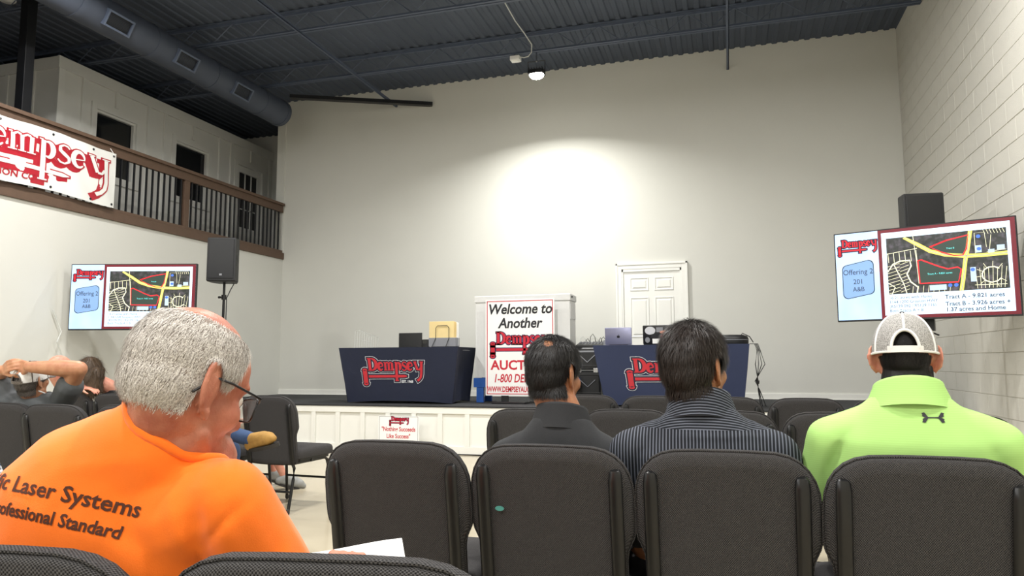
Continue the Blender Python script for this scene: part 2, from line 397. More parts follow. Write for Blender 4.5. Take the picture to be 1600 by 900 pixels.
spots.sort(key=lambda p: p[0])
for i, (y, z) in enumerate(spots):
    if i < 300:
        o = bpy.data.objects.new('block', blk); COL.objects.link(o); o.parent = wr; o.location = (XR + random.uniform(-.0012, .0012), y, z)
    else: rest.box(XR, XR + .02, y + g / 2, y + bw - g / 2, z + g / 2, z + bh - g / 2)
o = rest.build('block_courses', 'block_paint', wr); o['kind'] = 'stuff'
# baseboard on the stage, back wall
struct('baseboard_back', MB().box(XL, XR, YB - .016, YB, ZS, ZS + .085).box(XL, XR, YB - .022, YB, ZS, ZS + .012), 'white_trim', bevel=.003)
# ------------------------------------------------------------ door on the stage
DX0, DX1, DT = -1.535, -.65, ZS + 1.93
d = struct('door_1', MB().box(DX0, DX1, YB - .012, YB + .02, ZS, DT), 'white_trim')
cs = MB()
cs.box(DX0 - .085, DX0, YB - .035, YB, ZS, DT + .085).box(DX1, DX1 + .085, YB - .035, YB, ZS, DT + .085).box(DX0, DX1, YB - .035, YB, DT, DT + .085)
cs.box(DX0 - .09, DX0 - .06, YB - .045, YB, ZS, DT + .09).box(DX1 + .06, DX1 + .09, YB - .045, YB, ZS, DT + .09).box(DX0 - .09, DX1 + .09, YB - .045, YB, DT + .06, DT + .09)
cs.build('door_casing', 'white_trim', d, bevel=.004)
MB().box(DX0, DX0 + .022, YB - .03, YB - .01, ZS, DT).box(DX1 - .022, DX1, YB - .03, YB - .01, ZS, DT).box(DX0, DX1, YB - .03, YB - .01, DT - .04, DT).build('door_jamb', 'white_trim', d)
for px0, px1 in ((DX0 + .12, DX0 + .40), (DX1 - .40, DX1 - .12)):
    for z0, z1 in ((ZS + .2, ZS + .78), (ZS + .9, ZS + 1.5), (ZS + 1.6, ZS + 1.8)):
        p = MB(); e = .03; y0 = YB - .0125
        fr = [(px0, z0), (px1, z0), (px1, z1), (px0, z1)]
        def ring(k, y): return [(px0 + k, y, z0 + k), (px1 - k, y, z0 + k), (px1 - k, y, z1 - k), (px0 + k, y, z1 - k)]
        p.rings([ring(0, y0), ring(.004, y0 - .008), ring(.014, y0 - .008), ring(.022, y0 - .001), ring(.034, y0 - .001), ring(.052, y0 - .009)])
        p.build('door_panel', 'white_trim', d)
kb = MB().cap((DX0 + .06, YB - .012, ZS + .92), (DX0 + .06, YB - .05, ZS + .92), .012, .012).ell((DX0 + .06, YB - .065, ZS + .92), (.028, .024, .028)); kb.build('door_knob', 'chrome', d, smooth=50)
# ------------------------------------------------------------ loft: slab, house wall, windows, door
struct('trim_1', MB().box(XL - .02, XL + .03, YR, YB - .003, 2.945, 3.06), 'brown_wood', bevel=.006)
struct('floor_loft', MB().box(XL - 4.5, XL - .02, YR, YB + 1.7, 2.84, 2.98), 'brown_wood')
struct('wall_loft_back', MB().box(XL - 4.5, XL - .16, YB + 1.6, YB + 1.75, 0, ZC + .02), 'loft_white')
struct('wall_loft_outer', MB().box(XL - 4.65, XL - 4.5, YR, YB + 1.7, 0, ZC + .02), 'ceil')
XH, YH, ZH = -8.9, 7.61, 5.44
wins = [(8.26, 9.02, 3.93, 4.9), (9.88, 10.7, 3.93, 4.9)]; dr = (11.5, 12.26, 2.98, 4.92)
hw_ = MB(); ys = YH
for (a, b_, z0, z1) in wins + [dr]:
    hw_.box(XH - .12, XH, ys, a, 2.98, ZH).box(XH - .12, XH, a, b_, z1, ZH)
    if z0 > 3: hw_.box(XH - .12, XH, a, b_, 2.98, z0)
    ys = b_
hw_.box(XH - .12, XH, ys, YB + 1.6, 2.98, ZH).box(XL - 4.5, XH - .12, YH, YH + .12, 2.98, ZH)
wl = struct('wall_loft', hw_, 'loft_white')
MB().box(XH, XH + .034, YH - .034, YB + 1.6, ZH - .17, ZH).box(XL - 4.5, XH, YH - .02, YH, ZH - .17, ZH).build('frieze_board', 'loft_white', wl, bevel=.003)
MB().box(XL - 4.5, XH - .02, YH + .1, YB + 1.6, ZH - .03, ZH).build('house_lid', 'ceil', wl)
MB().box(XH - 1.6, XH - 1.5, YH + .12, YB + 1.6, 2.98, ZH - .03).build('room_lining', 'dark_room', wl)
def batten(y, z0, z1, w=.06): MB().box(XH, XH + .03, y - w / 2, y + w / 2, z0, z1).build('batten', 'loft_white', wl, bevel=.002)
batten(YH + .03, 2.98, ZH - .17, .1)
for y in (8.02, 8.62, 9.26, 9.62, 10.28, 10.98, 11.3, 11.9, 12.5):
    lo = 2.98
    for (a, b_, z0, z1) in wins + [dr]:
        if a - .15 < y < b_ + .15: lo = z1 + .12
    batten(y, lo, ZH - .17)
    if lo > 3 and y < 11.4: batten(y, 2.98, 3.82)
for x in (-9.35, -9.85, -10.35, -10.85): MB().box(x - .03, x + .03, YH - .018, YH, 2.98, ZH - .17).build('batten', 'loft_white', wl, bevel=.002)
for i, (a, b_, z0, z1) in enumerate(wins):
    w = struct('window_%d' % (i + 1), MB().box(XH - .075, XH - .07, a, b_, z0, z1), 'dark_glass')
    t = .09
    MB().box(XH, XH + .025, a - t, a, z0 - t, z1 + t).box(XH, XH + .025, b_, b_ + t, z0 - t, z1 + t).box(XH, XH + .025, a, b_, z1, z1 + t).box(XH, XH + .035, a, b_, z0 - t, z0).build('window_casing', 'loft_white', w, bevel=.003)
    MB().box(XH - .06, XH - .01, a, a + .035, z0, z1).box(XH - .06, XH - .01, b_ - .035, b_, z0, z1).box(XH - .06, XH - .01, a + .035, b_ - .035, z1 - .035, z1).box(XH - .06, XH - .01, a + .035, b_ - .035, z0, z0 + .035).build('window_frame', 'loft_white', w)
a, b_, z0, z1 = dr
w = struct('door_2', MB().box(XH - .06, XH - .02, a, b_, z0, z0 + .75).box(XH - .06, XH - .02, a, a + .1, z0 + .75, z1).box(XH - .06, XH - .02, b_ - .1, b_, z0 + .75, z1).box(XH - .06, XH - .02, a + .1, b_ - .1, z1 - .12, z1), 'loft_white')
MB().box(XH, XH + .025, a - .09, a, z0, z1 + .09).box(XH, XH + .025, b_, b_ + .09, z0, z1 + .09).box(XH, XH + .025, a, b_, z1, z1 + .09).build('door_casing', 'loft_white', w, bevel=.003)
gz0, gz1 = z0 + .75, z1 - .12; ga, gb = a + .1, b_ - .1
for i in range(3):
    for j in range(3):
        MB().box(XH - .048, XH - .042, ga + (gb - ga) * i / 3 + .008, ga + (gb - ga) * (i + 1) / 3 - .008, gz0 + (gz1 - gz0) * j / 3 + .008, gz0 + (gz1 - gz0) * (j + 1) / 3 - .008).build('pane', 'dark_glass', w)
mt = MB()
for i in (1, 2):
    q = ga + (gb - ga) * i / 3; mt.box(XH - .055, XH - .025, q - .009, q + .009, gz0, gz1)
    q = gz0 + (gz1 - gz0) * i / 3; mt.box(XH - .055, XH - .025, ga, gb, q - .009, q + .009)
mt.build('muntins', 'loft_white', w)
# ------------------------------------------------------------ railing
rl = thing('balcony_railing', 'brown wooden balcony railing with black balusters on the loft edge', 'railing', (XL, 0, 3.06))
def rp(nm, x0, x1, y0, y1, z0, z1, m, bv=.004): return MB().box(x0, x1, y0, y1, z0 - 3.06, z1 - 3.06).build(nm, m, rl, bevel=bv)
rp('top_rail', -.07, .05, 3.9, YB - .045, 3.89, 3.935, 'brown_wood'); rp('fascia_rail', -.03, .02, 3.9, YB - .045, 3.775, 3.89, 'brown_wood')
rp('bottom_rail', -.03, .02, 3.9, YB - .045, 3.06, 3.10, 'brown_wood')
for y in (3.95, 6.27, 8.59): rp('post', -.05, .015, y - .05, y + .05, 3.1, 3.775, 'brown_wood')
bal = MB().box(-.012, .012, -.009, .009, .04, .715).mesh('baluster'); fix_normals(bal); bal.materials.append(MATS['black_metal'])
y = 4.05
while y < YB - .07:
    if min(abs(y - q) for q in (3.95, 6.27, 8.59)) > .065:
        o = bpy.data.objects.new('baluster', bal); COL.objects.link(o); o.parent = rl; o.location = (-.005, y, 0)
    y += .108
# steel column on the loft
c = thing('steel_column', 'black square steel column rising from the loft to the ceiling', 'column', (-7.85, 6.27, 2.98))
MB().box(-.06, .06, -.06, .06, .012, ZC - 2.98).build('shaft', 'black_metal', c, bevel=.006)
MB().box(-.12, .12, -.12, .12, 0, .012).build('base_plate', 'black_metal', c)
# ------------------------------------------------------------ bar joists, bridging, duct
def joist(y, label):
    j = thing('bar_joist', label, 'joist', (0, y, 5.5), group='steel bar joists under the roof deck')
    x0, x1 = XL - 4.4, XR - .01
    MB().box(x0, x1, -.045, -.008, 0, .007).box(x0, x1, -.012, -.006, 0, .04).build('bottom_chord', 'joist', j)
    MB().box(x0, x1, .008, .045, 0, .007).box(x0, x1, .006, .012, 0, .04).build('bottom_chord', 'joist', j)
    MB().box(x0, x1, -.045, .045, .285, .298).box(x0, x1, -.012, .012, .25, .29).build('top_chord', 'joist', j)
    pts = []; x = x0 + .1; k = 0
    while x < x1: pts.append((x, 0, .03 if k % 2 else .265)); x += .3; k += 1
    MB().tube(pts, .008, 6).build('web', 'joist', j, smooth=40)
joist(9.6, 'dark steel bar joist nearest the back wall, above the flood lamp')
joist(8.06, 'dark steel bar joist crossing the top edge, second from the back wall')
joist(6.5, 'dark steel bar joist out over the audience, third from the back wall')
def bar(name, p0, p1, w, h, m, label, cat, group=None):
    p0, p1 = Vector(p0), Vector(p1); t = (p1 - p0); L = t.length; q = t.to_track_quat('X', 'Z').to_matrix().to_4x4(); q.translation = p0
    o = MB().box(0, L, -w / 2, w / 2, -.004, .004).box(0, L, -w / 2, -w / 2 + .008, -.004, h).build(name, m, None); o.data.transform(q); return tag(o, label, cat, group)
bar('bridging_angle', (-5.33, 4.5, 5.485), (-5.33, YB - .01, 5.485), .035, .035, 'joist', 'thin bridging angle running to the wall left of the flood lamp', 'bracing', 'bridging angles')
bar('bridging_angle', (.11, 4.5, 5.485), (.11, YB - .01, 5.485), .035, .035, 'joist', 'thin bridging angle running to the wall right of the flood lamp', 'bracing', 'bridging angles')
bar('diagonal_brace', (-6.74, 9.96, 5.43), (-4.66, YB - .03, 5.43), .11, .05, 'black_metal', 'black diagonal brace crossing to the back wall at upper left', 'bracing')
dk = thing('air_duct', 'dark round spiral air duct along the loft edge under the ceiling', 'duct', (-7.0, 0, 5.24))
def cyl_y(y0, y1, r, n=32): return [[(r * math.cos(2 * math.pi * k / n), y, r * math.sin(2 * math.pi * k / n)) for k in range(n)] for y in (y0, y1)]
ya = YR + .3 - .16
while ya < 10.0:
    yb = min(ya + 1.13, 10.05); MB().rings(cyl_y(ya, yb - .01, .212)).build('duct_section', 'duct', dk, smooth=40)
    MB().rings(cyl_y(yb - .05, yb + .03, .22)).build('coupling_band', 'duct', dk, smooth=40); ya = yb
for y in (4.3, 5.42, 6.56, 7.69, 8.85):
    v = bpy.data.objects.new('side_diffuser', None); COL.objects.link(v); v.parent = dk; v.location = (0, y, 0); v.rotation_euler = (0, R(28), 0)
    MB().box(.19, .245, -.19, -.165, -.1, .1).box(.19, .245, .165, .19, -.1, .1).box(.19, .245, -.165, .165, .075, .1).box(.19, .245, -.165, .165, -.1, -.075).build('diffuser_frame', 'joist', v, bevel=.003)
    gr = MB()
    for k in range(9): gr.box(.205, .228, -.165, .165, -.07 + k * .0165, -.066 + k * .0165)
    gr.box(.19, .2, -.165, .165, -.075, .075); gr.build('diffuser_louver', 'black_metal', v)
# small round ceiling light above the loft
cl = thing('round_ceiling_light', 'white round disk on the ceiling above the loft column', 'ceiling light', (-8.75, 6.68, ZC))
MB().rings([[(r * math.cos(2 * math.pi * k / 28), r * math.sin(2 * math.pi * k / 28), z) for k in range(28)] for r, z in ((.1, 0), (.1, -.02), (.085, -.035))]).build('rim', 'white_trim', cl, smooth=40)
MB().rings([[(r * math.cos(2 * math.pi * k / 28), r * math.sin(2 * math.pi * k / 28), z) for k in range(28)] for r, z in ((.084, -.034), (.07, -.042))]).build('lens', 'sign_white', cl, smooth=40)
# flood lamp
LP = Vector((-2.49, 9.6, 5.17))
mat('lamp_glow', 'fffdf4', .3, emit=60, emit_col='fffcf0')
fl = thing('flood_lamp', 'glaring white flood lamp hung from the joist over the stage', 'lamp', LP)
MB().rbox(-.11, .11, -.09, .09, .0, .06, .015).build('housing', 'black_metal', fl, smooth=40)
MB().ell((0, 0, 0), (.105, .085, .06)).build('glass', 'lamp_glow', fl, smooth=60)
MB().tube([(-.12, 0, .03), (-.125, 0, .2), (.125, 0, .2), (.12, 0, .03)], .008).build('yoke', 'black_metal', fl, smooth=40)
MB().cap((0, 0, .2), (0, 0, .325), .012, .012).build('hanger', 'chrome', fl, smooth=40)
fnz = MB()
for k in range(6): fnz.box(-.1 + k * .038, -.094 + k * .038, -.07, .07, .06, .09)
fnz.build('cooling_fins', 'black_metal', fl)
ld = bpy.data.lights.new('flood_light', 'AREA'); ld.shape = 'DISK'; ld.size = .16; ld.energy = FLOOD_W * 4; ld.spread = R(147); ld.color = (1, .985, .94)
lo = bpy.data.objects.new('flood_light', ld); COL.objects.link(lo); lo.parent = fl; lo.location = (0, 0, -.075); lo.rotation_euler = (0, 0, 0)
jb = thing('junction_box', 'small white square sensor box beside the flood lamp', 'junction box', (-2.79, 9.57, 5.40))
MB().rbox(-.07, .07, -.06, .06, 0, .06, .008).build('box', 'sign_white', jb, smooth=40)
MB().rbox(-.05, .05, -.045, .045, -.008, 0, .006).build('cover', 'paper', jb, smooth=40)
MB().tube([(-.02, .0, .06), (0, 0, .1)], .012).build('nipple', 'chrome', jb, smooth=40)
o = MB().tube([(-2.72, 9.57, 5.45), (-2.66, 9.56, 5.43), (-2.6, 9.56, 5.44), (-2.55, 9.55, 5.49), (-2.52, 9.45, 5.56), (-2.56, 9.2, 5.62), (-2.6, 8.9, 5.66), (-2.62, 8.5, 5.72), (-2.6, 7.9, 5.78)], .008, 6).build('lamp_cable', 'clear_wire', None, smooth=40)
tag(o, 'thin white cable looping from the ceiling deck to the flood lamp', 'cable')
# high bay lamps over the audience (their light reaches the room from above the frame)
mat('bay_glow', 'fff6e6', .4, emit=6, emit_col='fff4e0')
def bay(x, y, label, p=1.0):
    t = thing('high_bay_lamp', label, 'lamp', (x, y, 5.3), group='high bay lamps over the audience')
    k = 28; c_ = lambda r, z: [(r * math.cos(2 * math.pi * i / k), r * math.sin(2 * math.pi * i / k), z) for i in range(k)]
    MB().rings([c_(.17, 0), (c_(.17, .05)), c_(.1, .07), c_(.08, .15)]).build('housing', 'black_metal', t, smooth=40)
    MB().rings([c_(.155, -.004), c_(.155, .002)]).build('lens', 'bay_glow', t, smooth=40)
    MB().cap((0, 0, .15), (0, 0, .48), .008, .008).build('hanger', 'black_metal', t, smooth=40)
    l = bpy.data.lights.new('bay_light', 'AREA'); l.shape = 'DISK'; l.size = .32; l.energy = BAY_W * p * 4; l.color = (1, .98, .95)
    b = bpy.data.objects.new('bay_light', l); COL.objects.link(b); b.parent = t; b.location = (0, 0, -.02)
for i, (x, y, nm) in enumerate([(-5.8, 5.4, 'left, front row'), (-2.3, 5.4, 'middle, front row'), (1.0, 5.4, 'right, front row'), (-5.8, 1.4, 'left, second row'), (-2.3, 1.4, 'middle, second row'), (1.0, 1.4, 'right, second row'), (-5.8, -2.4, 'left, rear row'), (-2.3, -2.4, 'middle, rear row'), (1.0, -2.4, 'right, rear row')]):
    bay(x, y, 'round high bay lamp over the audience, ' + nm + ' above the frame')
# ------------------------------------------------------------ stage
st = thing('stage', 'low stage with white panelled front and dark carpeted top', 'stage', (0, 0, 0))
MB().box(XL + .005, XR - .005, YS + .02, YB - .005, .0, ZS - .02).build('body', 'white_trim', st)
MB().box(XL + .005, XR - .005, YS - .02, YB - .005, ZS - .02, ZS).build('deck', 'stage_carpet', st, bevel=.004)
MB().box(XL + .005, XR - .005, YS - .008, YS + .02, ZS - .1, ZS - .021).build('top_board', 'white_trim', st, bevel=.003)
MB().box(XL + .005, XR - .005, YS - .008, YS + .02, .012, .1).build('bottom_board', 'white_trim', st, bevel=.003)
MB().box(XL + .005, XR - .005, YS - .012, YS + .02, 0, .012).build('toe_strip', 'black_metal', st)
bt = MB().box(-.03, .03, YS - .006, YS + .02, .1, ZS - .1).mesh('batten'); fix_normals(bt); bt.materials.append(MATS['white_trim'])
x = XL + .1
while x < XR:
    o = bpy.data.objects.new('batten', bt); COL.objects.link(o); o.parent = st; o.location = (x, 0, 0); x += .357
# ============================================================ OBJECTS
# ------------------------------------------------------------ chairs
def outline():
    h = [(0, 0), (.10, 0), (.195, .002), (.212, .008), (.22, .022), (.222, .10), (.223, .20), (.227, .225), (.236, .247), (.245, .265), (.2495, .285), (.2505, .33), (.2495, .385), (.2455, .42), (.236, .452), (.220, .480), (.198, .503), (.17, .519), (.135, .528), (.07, .532), (0, .533)]
    h = [(u * .99, v) for u, v in h]; return h + [(-u, v) for u, v in reversed(h[1:-1])]
def make_chair():
    t = thing('stacking_chair', 'x', 'chair')
    OL = outline(); n = len(OL)
    nrm = []
    for i in range(n):
        a, b = Vector(OL[i - 1]), Vector(OL[(i + 1) % n]); d = (b - a).normalized(); nrm.append((d.y, -d.x))
    by, bz, ty, tz = -.205, .355, -.30, .887
    ax = Vector((0, ty - by, tz - bz)).normalized(); nn = Vector((0, -ax.z, ax.y))   # nn points backwards
    def P(u, v, d):
        p = Vector((u, by, bz)) + ax * v + nn * (d - .35 * u * u); return p
    rings = []
    for ins, d in ((.05, -.028), (.016, -.027), (.006, -.022), (.0, -.01), (.0, .008), (.004, .018), (.012, .0235), (.04, .0255)):
        rings.append([P(u - a * ins, v - b * ins, d) for (u, v), (a, b) in zip(OL, nrm)])
    mb = MB(); m = n
    mb.rings(rings, cap=False)
    for rr, d, rev in ((rings[0], -.03, True), (rings[-1], .026, False)):
        c = P(0, .27, d); o = len(mb.v); mb.v += [tuple(p) for p in rr] + [tuple(c)]
        for i in range(n): mb.f.append((o + i, o + (i + 1) % n, o + n))
    mb2 = mb.build('backrest', 'tweed', t, smooth=60)
    # seam piping where back and front cloth meet
    MB().tube([P(u + a * .001, v + b * .001, .012) for (u, v), (a, b) in zip(OL, nrm)] + [P(OL[0][0], OL[0][1] - .001, .012)], .0028, 5).build('piping', 'tweed', mb2, smooth=60)
    # seat cushion
    s = MB(); pts = []
    for cx, cy, a0, r in ((.19, .21, 0, .055), (-.19, .21, 90, .055), (-.21, -.17, 180, .03), (.21, -.17, 270, .03)):
        for k in range(7):
            a = R(a0 + 15 * k); pts.append((cx + r * math.cos(a), cy + r * math.sin(a)))
    def sr(k, z): return [(x * (1 - k), (y - .02) * (1 - k) + .02, z) for x, y in pts]
    s.rings([sr(.06, .395), sr(.01, .4), sr(0, .42), sr(0, .445), sr(.025, .463), sr(.09, .472), sr(.35, .476)]); s.build('seat', 'tweed', t, smooth=60)
    MB().rings([sr(.1, .375), sr(.1, .396)]).build('seat_pan', 'frame_black', t)
    # frame: flat bars on the back running down into the rear legs, front legs, rails
    for sx in (-1, 1):
        x = sx * .2
        p = [P(x, v, .024 + dd) for v, dd in ((.468, -.012), (.462, .006), (.44, .012), (.3, .012), (.1, .012), (.02, .010))]
        MB().tube(p, [.006, .010, .0115, .0115, .0115, .0115], 10, sx=1.75, up=(0, -1, 0)).build('back_bar', 'frame_black', t, smooth=50)
        MB().tube([p[-1], (x, -.205, .33), (x + sx * .005, -.22, .25), (x + sx * .012, -.285, .012)], .0125, 8).build('leg', 'frame_black', t, smooth=50)
        MB().tube([(x, -.2, .368), (x, .18, .368), (x, .215, .35), (x + sx * .004, .225, .31), (x + sx * .012, .255, .012)], .0125, 8).build('leg', 'frame_black', t, smooth=50)
        MB().cap((x + sx * .012, -.286, .016), (x + sx * .012, -.286, .03), .0155, .015).build('foot_glide', 'rubber', t, smooth=50); MB().cap((x + sx * .012, .256, .016), (x + sx * .012, .256, .03), .0155, .015).build('foot_glide', 'rubber', t, smooth=50)
        MB().box(sx * .212, sx * .222, -.02, .02, .36, .385).build('ganging_clip', 'frame_black', t)
    MB().tube([(-.205, -.248, .16), (.205, -.248, .16)], .009, 8).build('stretcher', 'frame_black', t, smooth=50)
    MB().tube([(-.205, .234, .2), (.205, .234, .2)], .009, 8).build('stretcher', 'frame_black', t, smooth=50)
    MB().tube([(-.2, -.2, .368), (.2, -.2, .368)], .011, 8).build('seat_rail', 'frame_black', t, smooth=50)
    return t
CH = make_chair(); _first = [True]
def chair(x, ytop, az, label, group, sz=1.0):
    """x, ytop: where the top of the backrest stands; az: facing, degrees right of +Y"""
    if _first[0]: o = CH; _first[0] = False
    else: o = copy_tree(CH)
    a = R(az); f = Vector((math.sin(a), math.cos(a)))
    o.location = (x + f.x * .31, ytop + f.y * .31, 0); o.rotation_euler = (0, 0, -a); o.scale = (1, 1, sz)
    o['label'] = label; o['group'] = group; return o
G = 'grey tweed stacking chairs set in rows'
chair(-1.025, .778, -9, 'grey tweed chair at the bottom left corner, behind the orange shirt', G, .985)
chair(-.525, .866, -9, 'grey tweed chair nearest the camera, right of the orange shirt', G, .985)
chair(-1.022, 2.09, 0, 'empty grey chair at the aisle end of the near row, left of the black shirt', G)
c2 = chair(-.524, 2.10, 0, 'grey chair under the man in black with a teal sticker on its back', G)
chair(-.026, 2.10, 0, 'grey chair under the man in the striped shirt', G)
chair(.472, 2.09, 0, 'grey chair under the man in the lime polo', G)
chair(-1.02, 3.72, 0, 'grey chair in the second row, left behind the man in black', G)
chair(-.522, 3.8, 0, 'empty grey chair in the second row between the two dark haired men', G)
chair(-.024, 3.8, 0, 'grey chair in the second row hidden behind the striped shirt', G)
chair(.474, 3.8, 0, 'empty grey chair in the second row left of the lime polo', G)
chair(.972, 3.75, 0, 'grey chair in the second row at the right edge beyond the lime polo', G)
chair(-1.05, 5.45, 0, 'grey chair in the front row just right of the man in black', G)
chair(-.54, 5.38, 0, 'grey chair in the front row before the right stage table, left of the striped shirt', G)
chair(-.03, 5.3, 0, 'grey chair in the front row right of the striped man', G)
chair(.478, 5.25, 0, 'grey chair in the front row below the blank wall, left of the lime polo', G)
chair(.985, 5.2, 0, 'grey chair in the front row hidden behind the lime polo', G)
GL = 'dark chairs in the left block'
chair(-3.4, 4.82, 4, 'dark chair alone at the aisle, seat showing, beyond the orange man', GL)
chair(-3.93, 4.82, 0, 'dark chair beside the aisle chair, behind the glasses of the orange man', GL)
chair(-4.87, 4.85, 0, 'dark chair under the long haired woman', GL)
chair(-5.37, 4.85, 0, 'dark chair under the bald man at the far left', GL)
chair(-3.44, 3.5, 0, 'dark chair under the man in jeans, behind the orange collar', GL)
chair(-3.95, 3.46, 0, 'dark chair left of the orange collar, second from the left edge', GL)
chair(-4.46, 3.54, 0, 'dark chair at the left edge under the man with clasped hands', GL)
chair(-4.72, 5.42, 58, 'dark chair under the person in shorts near the stage', GL)
chair(-2.75, 1.72, -5, 'dark chair under the plaid shirt just past the left edge', GL)
stk = bpy.data.objects.new('teal_sticker', MB().rings([[(.014 * math.cos(2 * math.pi * k / 24), e, .0075 * math.sin(2 * math.pi * k / 24)) for k in range(24)] for e in (0, -.0008)]).mesh('teal_sticker'))
mat('teal', '4f9a94', .5, noise_amt=.2, noise_scale=200); stk.data.materials.append(MATS['teal']); COL.objects.link(stk); stk.parent = c2; stk.location = (-.15, -.289, .688); stk.rotation_euler = (R(10), 0, 0); stk['label'] = 'small teal oval sticker'
# ------------------------------------------------------------ stage tables under fitted cloths
def stage_table(name_lbl, cloth_lbl, x0, x1, y0, y1, m, foot):
    zt = ZS + .735
    t = thing('folding_table', name_lbl, 'table', ((x0 + x1) / 2, (y0 + y1) / 2, ZS), group='folding tables on the stage')
    w, d = (x1 - x0) / 2, (y1 - y0) / 2
    MB().box(-w + .01, w - .01, -d + .01, d - .01, .69, .725).build('tabletop', 'grey_plastic', t, bevel=.005)
    for sx in (-1, 1):
        for sy in (-1, 1): MB().tube([(sx * (w - foot - .03), sy * (d - .1), .69), (sx * (w - foot - .02), sy * (d - .06), .012)], .014).build('leg', 'black_metal', t, smooth=40)
    c = thing('tablecloth', cloth_lbl, 'tablecloth', ((x0 + x1) / 2, (y0 + y1) / 2, ZS), group='navy fitted tablecloths')
    NU, NV = 28, 12; zc = .735
    def side(a, b, a2, b2, bow):
        """one taut face from top edge a-b to foot points a2-b2, hem curving up between the feet, faces pulled inwards"""
        a, b, a2, b2 = map(Vector, (a, b, a2, b2)); g = []
        nrm = (b - a).cross(Vector((0, 0, 1))).normalized()
        for j in range(NV + 1):
            v = j / NV; row = []
            for i in range(NU + 1):
                u = i / NU; s = 4 * u * (1 - u)
                p = (a.lerp(b, u)).lerp(a2.lerp(b2, u) + Vector((0, 0, .03 * s)), v)
                p -= nrm * (bow * s * math.sin(math.pi * min(1, v * .9)))
                fold = .006 * v * math.sin(9 * u * math.pi + 5 * v) * (1 - s) ** 2
                row.append(p + nrm * fold)
            g.append(row)
        return g
    A, B, Cc, D = (-w, -d, zc), (w, -d, zc), (w, d, zc), (-w, d, zc)
    a, b, cc, dd = (-w + foot, -d + .03, .006), (w - foot * .6, -d + .03, .006), (w - foot * .6, d - .03, .006), (-w + foot, d - .03, .006)
    def grid(mb, g):
        o = len(mb.v); nu = len(g[0])
        for r in g: mb.v += [tuple(p) for p in r]
        for j in range(len(g) - 1):
            for i in range(nu - 1): mb.f.append((o + j * nu + i, o + j * nu + i + 1, o + (j + 1) * nu + i + 1, o + (j + 1) * nu + i))
    front = side(A, B, a, b, .02)
    for nm, g in (('front_face', front), ('side_face', side(B, Cc, b, cc, .04)), ('back_face', side(Cc, D, cc, dd, .02)), ('side_face', side(D, A, dd, a, .04))):
        mb = MB(); grid(mb, g); mb.build(nm, m, c, smooth=60)
    MB().box(-w, w, -d, d, .728, zc).build('top_face', m, c, bevel=.004)
    def fmap_face(u, v, off):
        # u,v in 0..1 on the front face (v from the top)
        u = min(max(u, 0), 1); v = min(max(v, 0), 1)
        i = min(int(u * NU), NU - 1); j = min(int(v * NV), NV - 1); fu, fv = u * NU - i, v * NV - j
        p = (front[j][i].lerp(front[j][i + 1], fu)).lerp(front[j + 1][i].lerp(front[j + 1][i + 1], fu), fv)
        return p + Vector((0, -off, 0))
    return t, c, fmap_face
LAY_CLOTH = [('logo_border', 'logo_white', .026), ('logo_ground', 'logo_navy', .019), ('logo_letters', 'logo_red', .0)]
t, c, fm = stage_table('folding table under the left navy cloth', 'navy fitted cloth with red Dempsey lettering on the left stage table', -5.07, -3.35, 8.78, 9.48, 'navy', .14)
fx = lambda u, v, off: fm(.17 + u * .555, .435 - v * 1.19, off + .004)
logo(c, fx, LAY_CLOTH, .0022)
mb = MB(); put_text(mb, 'EST. 1968', .052, .74, -.19, lambda u, v: fx(u, v, .006), bold=.002, sx=.9); mb.build('est_lettering', 'logo_white', c)
t, c, fm = stage_table('folding table under the right navy cloth', 'navy fitted cloth with red lettering on the right stage table', -1.6, .22, 8.8, 9.5, 'navy2', .14)
fx2 = lambda u, v, off: fm(.185 + u * .56, .47 - v * 1.2, off + .004)
logo(c, fx2, LAY_CLOTH, .0022)
mb = MB(); put_text(mb, 'EST. 1968', .052, .74, -.19, lambda u, v: fx2(u, v, .006), bold=.002, sx=.9); mb.build('est_lettering', 'logo_white', c)
ZT = ZS + .7355
# things on the left table
w = thing('wire_rack', 'clear wire brochure rack at the left end of the left stage table', 'rack', (-4.98, 9.15, ZT))
for k in range(8):
    x = k * .036; h = .24 - k * .013
    MB().tube([(x, -.1, .006), (x + .005, -.1, h), (x + .03, 0, h + .012), (x + .005, .1, h), (x, .1, .006)], .0028, 6).build('wire_hoop', 'clear_wire', w, smooth=40)
MB().tube([(-.02, -.1, .005), (.28, -.1, .005)], .003, 6).tube([(-.02, .1, .005), (.28, .1, .005)], .003, 6).tube([(0, -.1, .12), (.26, -.1, .08)], .003, 6).build('base_wire', 'clear_wire', w, smooth=40)
w = thing('monitor', 'small black monitor standing on the left stage table', 'monitor', (-4.16, 9.1, ZT))
MB().rbox(-.17, .17, -.012, .012, .0, .20, .006).build('screen_back', 'black_plastic', w, smooth=40)
MB().box(-.08, .08, .01, .03, .04, .16).build('vent_cover', 'black_metal', w, bevel=.006)
MB().rbox(-.12, .12, -.08, .08, 0, .012, .01).build('base', 'black_metal', w, smooth=40)
w = thing('card_reader', 'small black device beside the monitor on the left stage table', 'device', (-3.94, 9.12, ZT))
MB().rbox(-.045, .045, -.03, .03, 0, .11, .008).build('body', 'black_plastic', w, smooth=40)
MB().box(-.03, .03, -.032, -.03, .05, .1).build('display', 'dark_glass', w)
w = thing('file_holder', 'cream folders held by a black wire stand on the left stage table', 'file holder', (-3.70, 9.12, ZT))
for k in range(5):
    MB().rbox(-.19 + k * .006, .17 + k * .008, -.012 + k * .022, -.006 + k * .022, .02, .35 - k * .004, .003).build('folder', 'cream_card' if k < 3 else 'paper', w, smooth=40)
MB().box(-.19, .2, -.03, .12, .01, .13).build('tray', 'grey_plastic', w, bevel=.006)
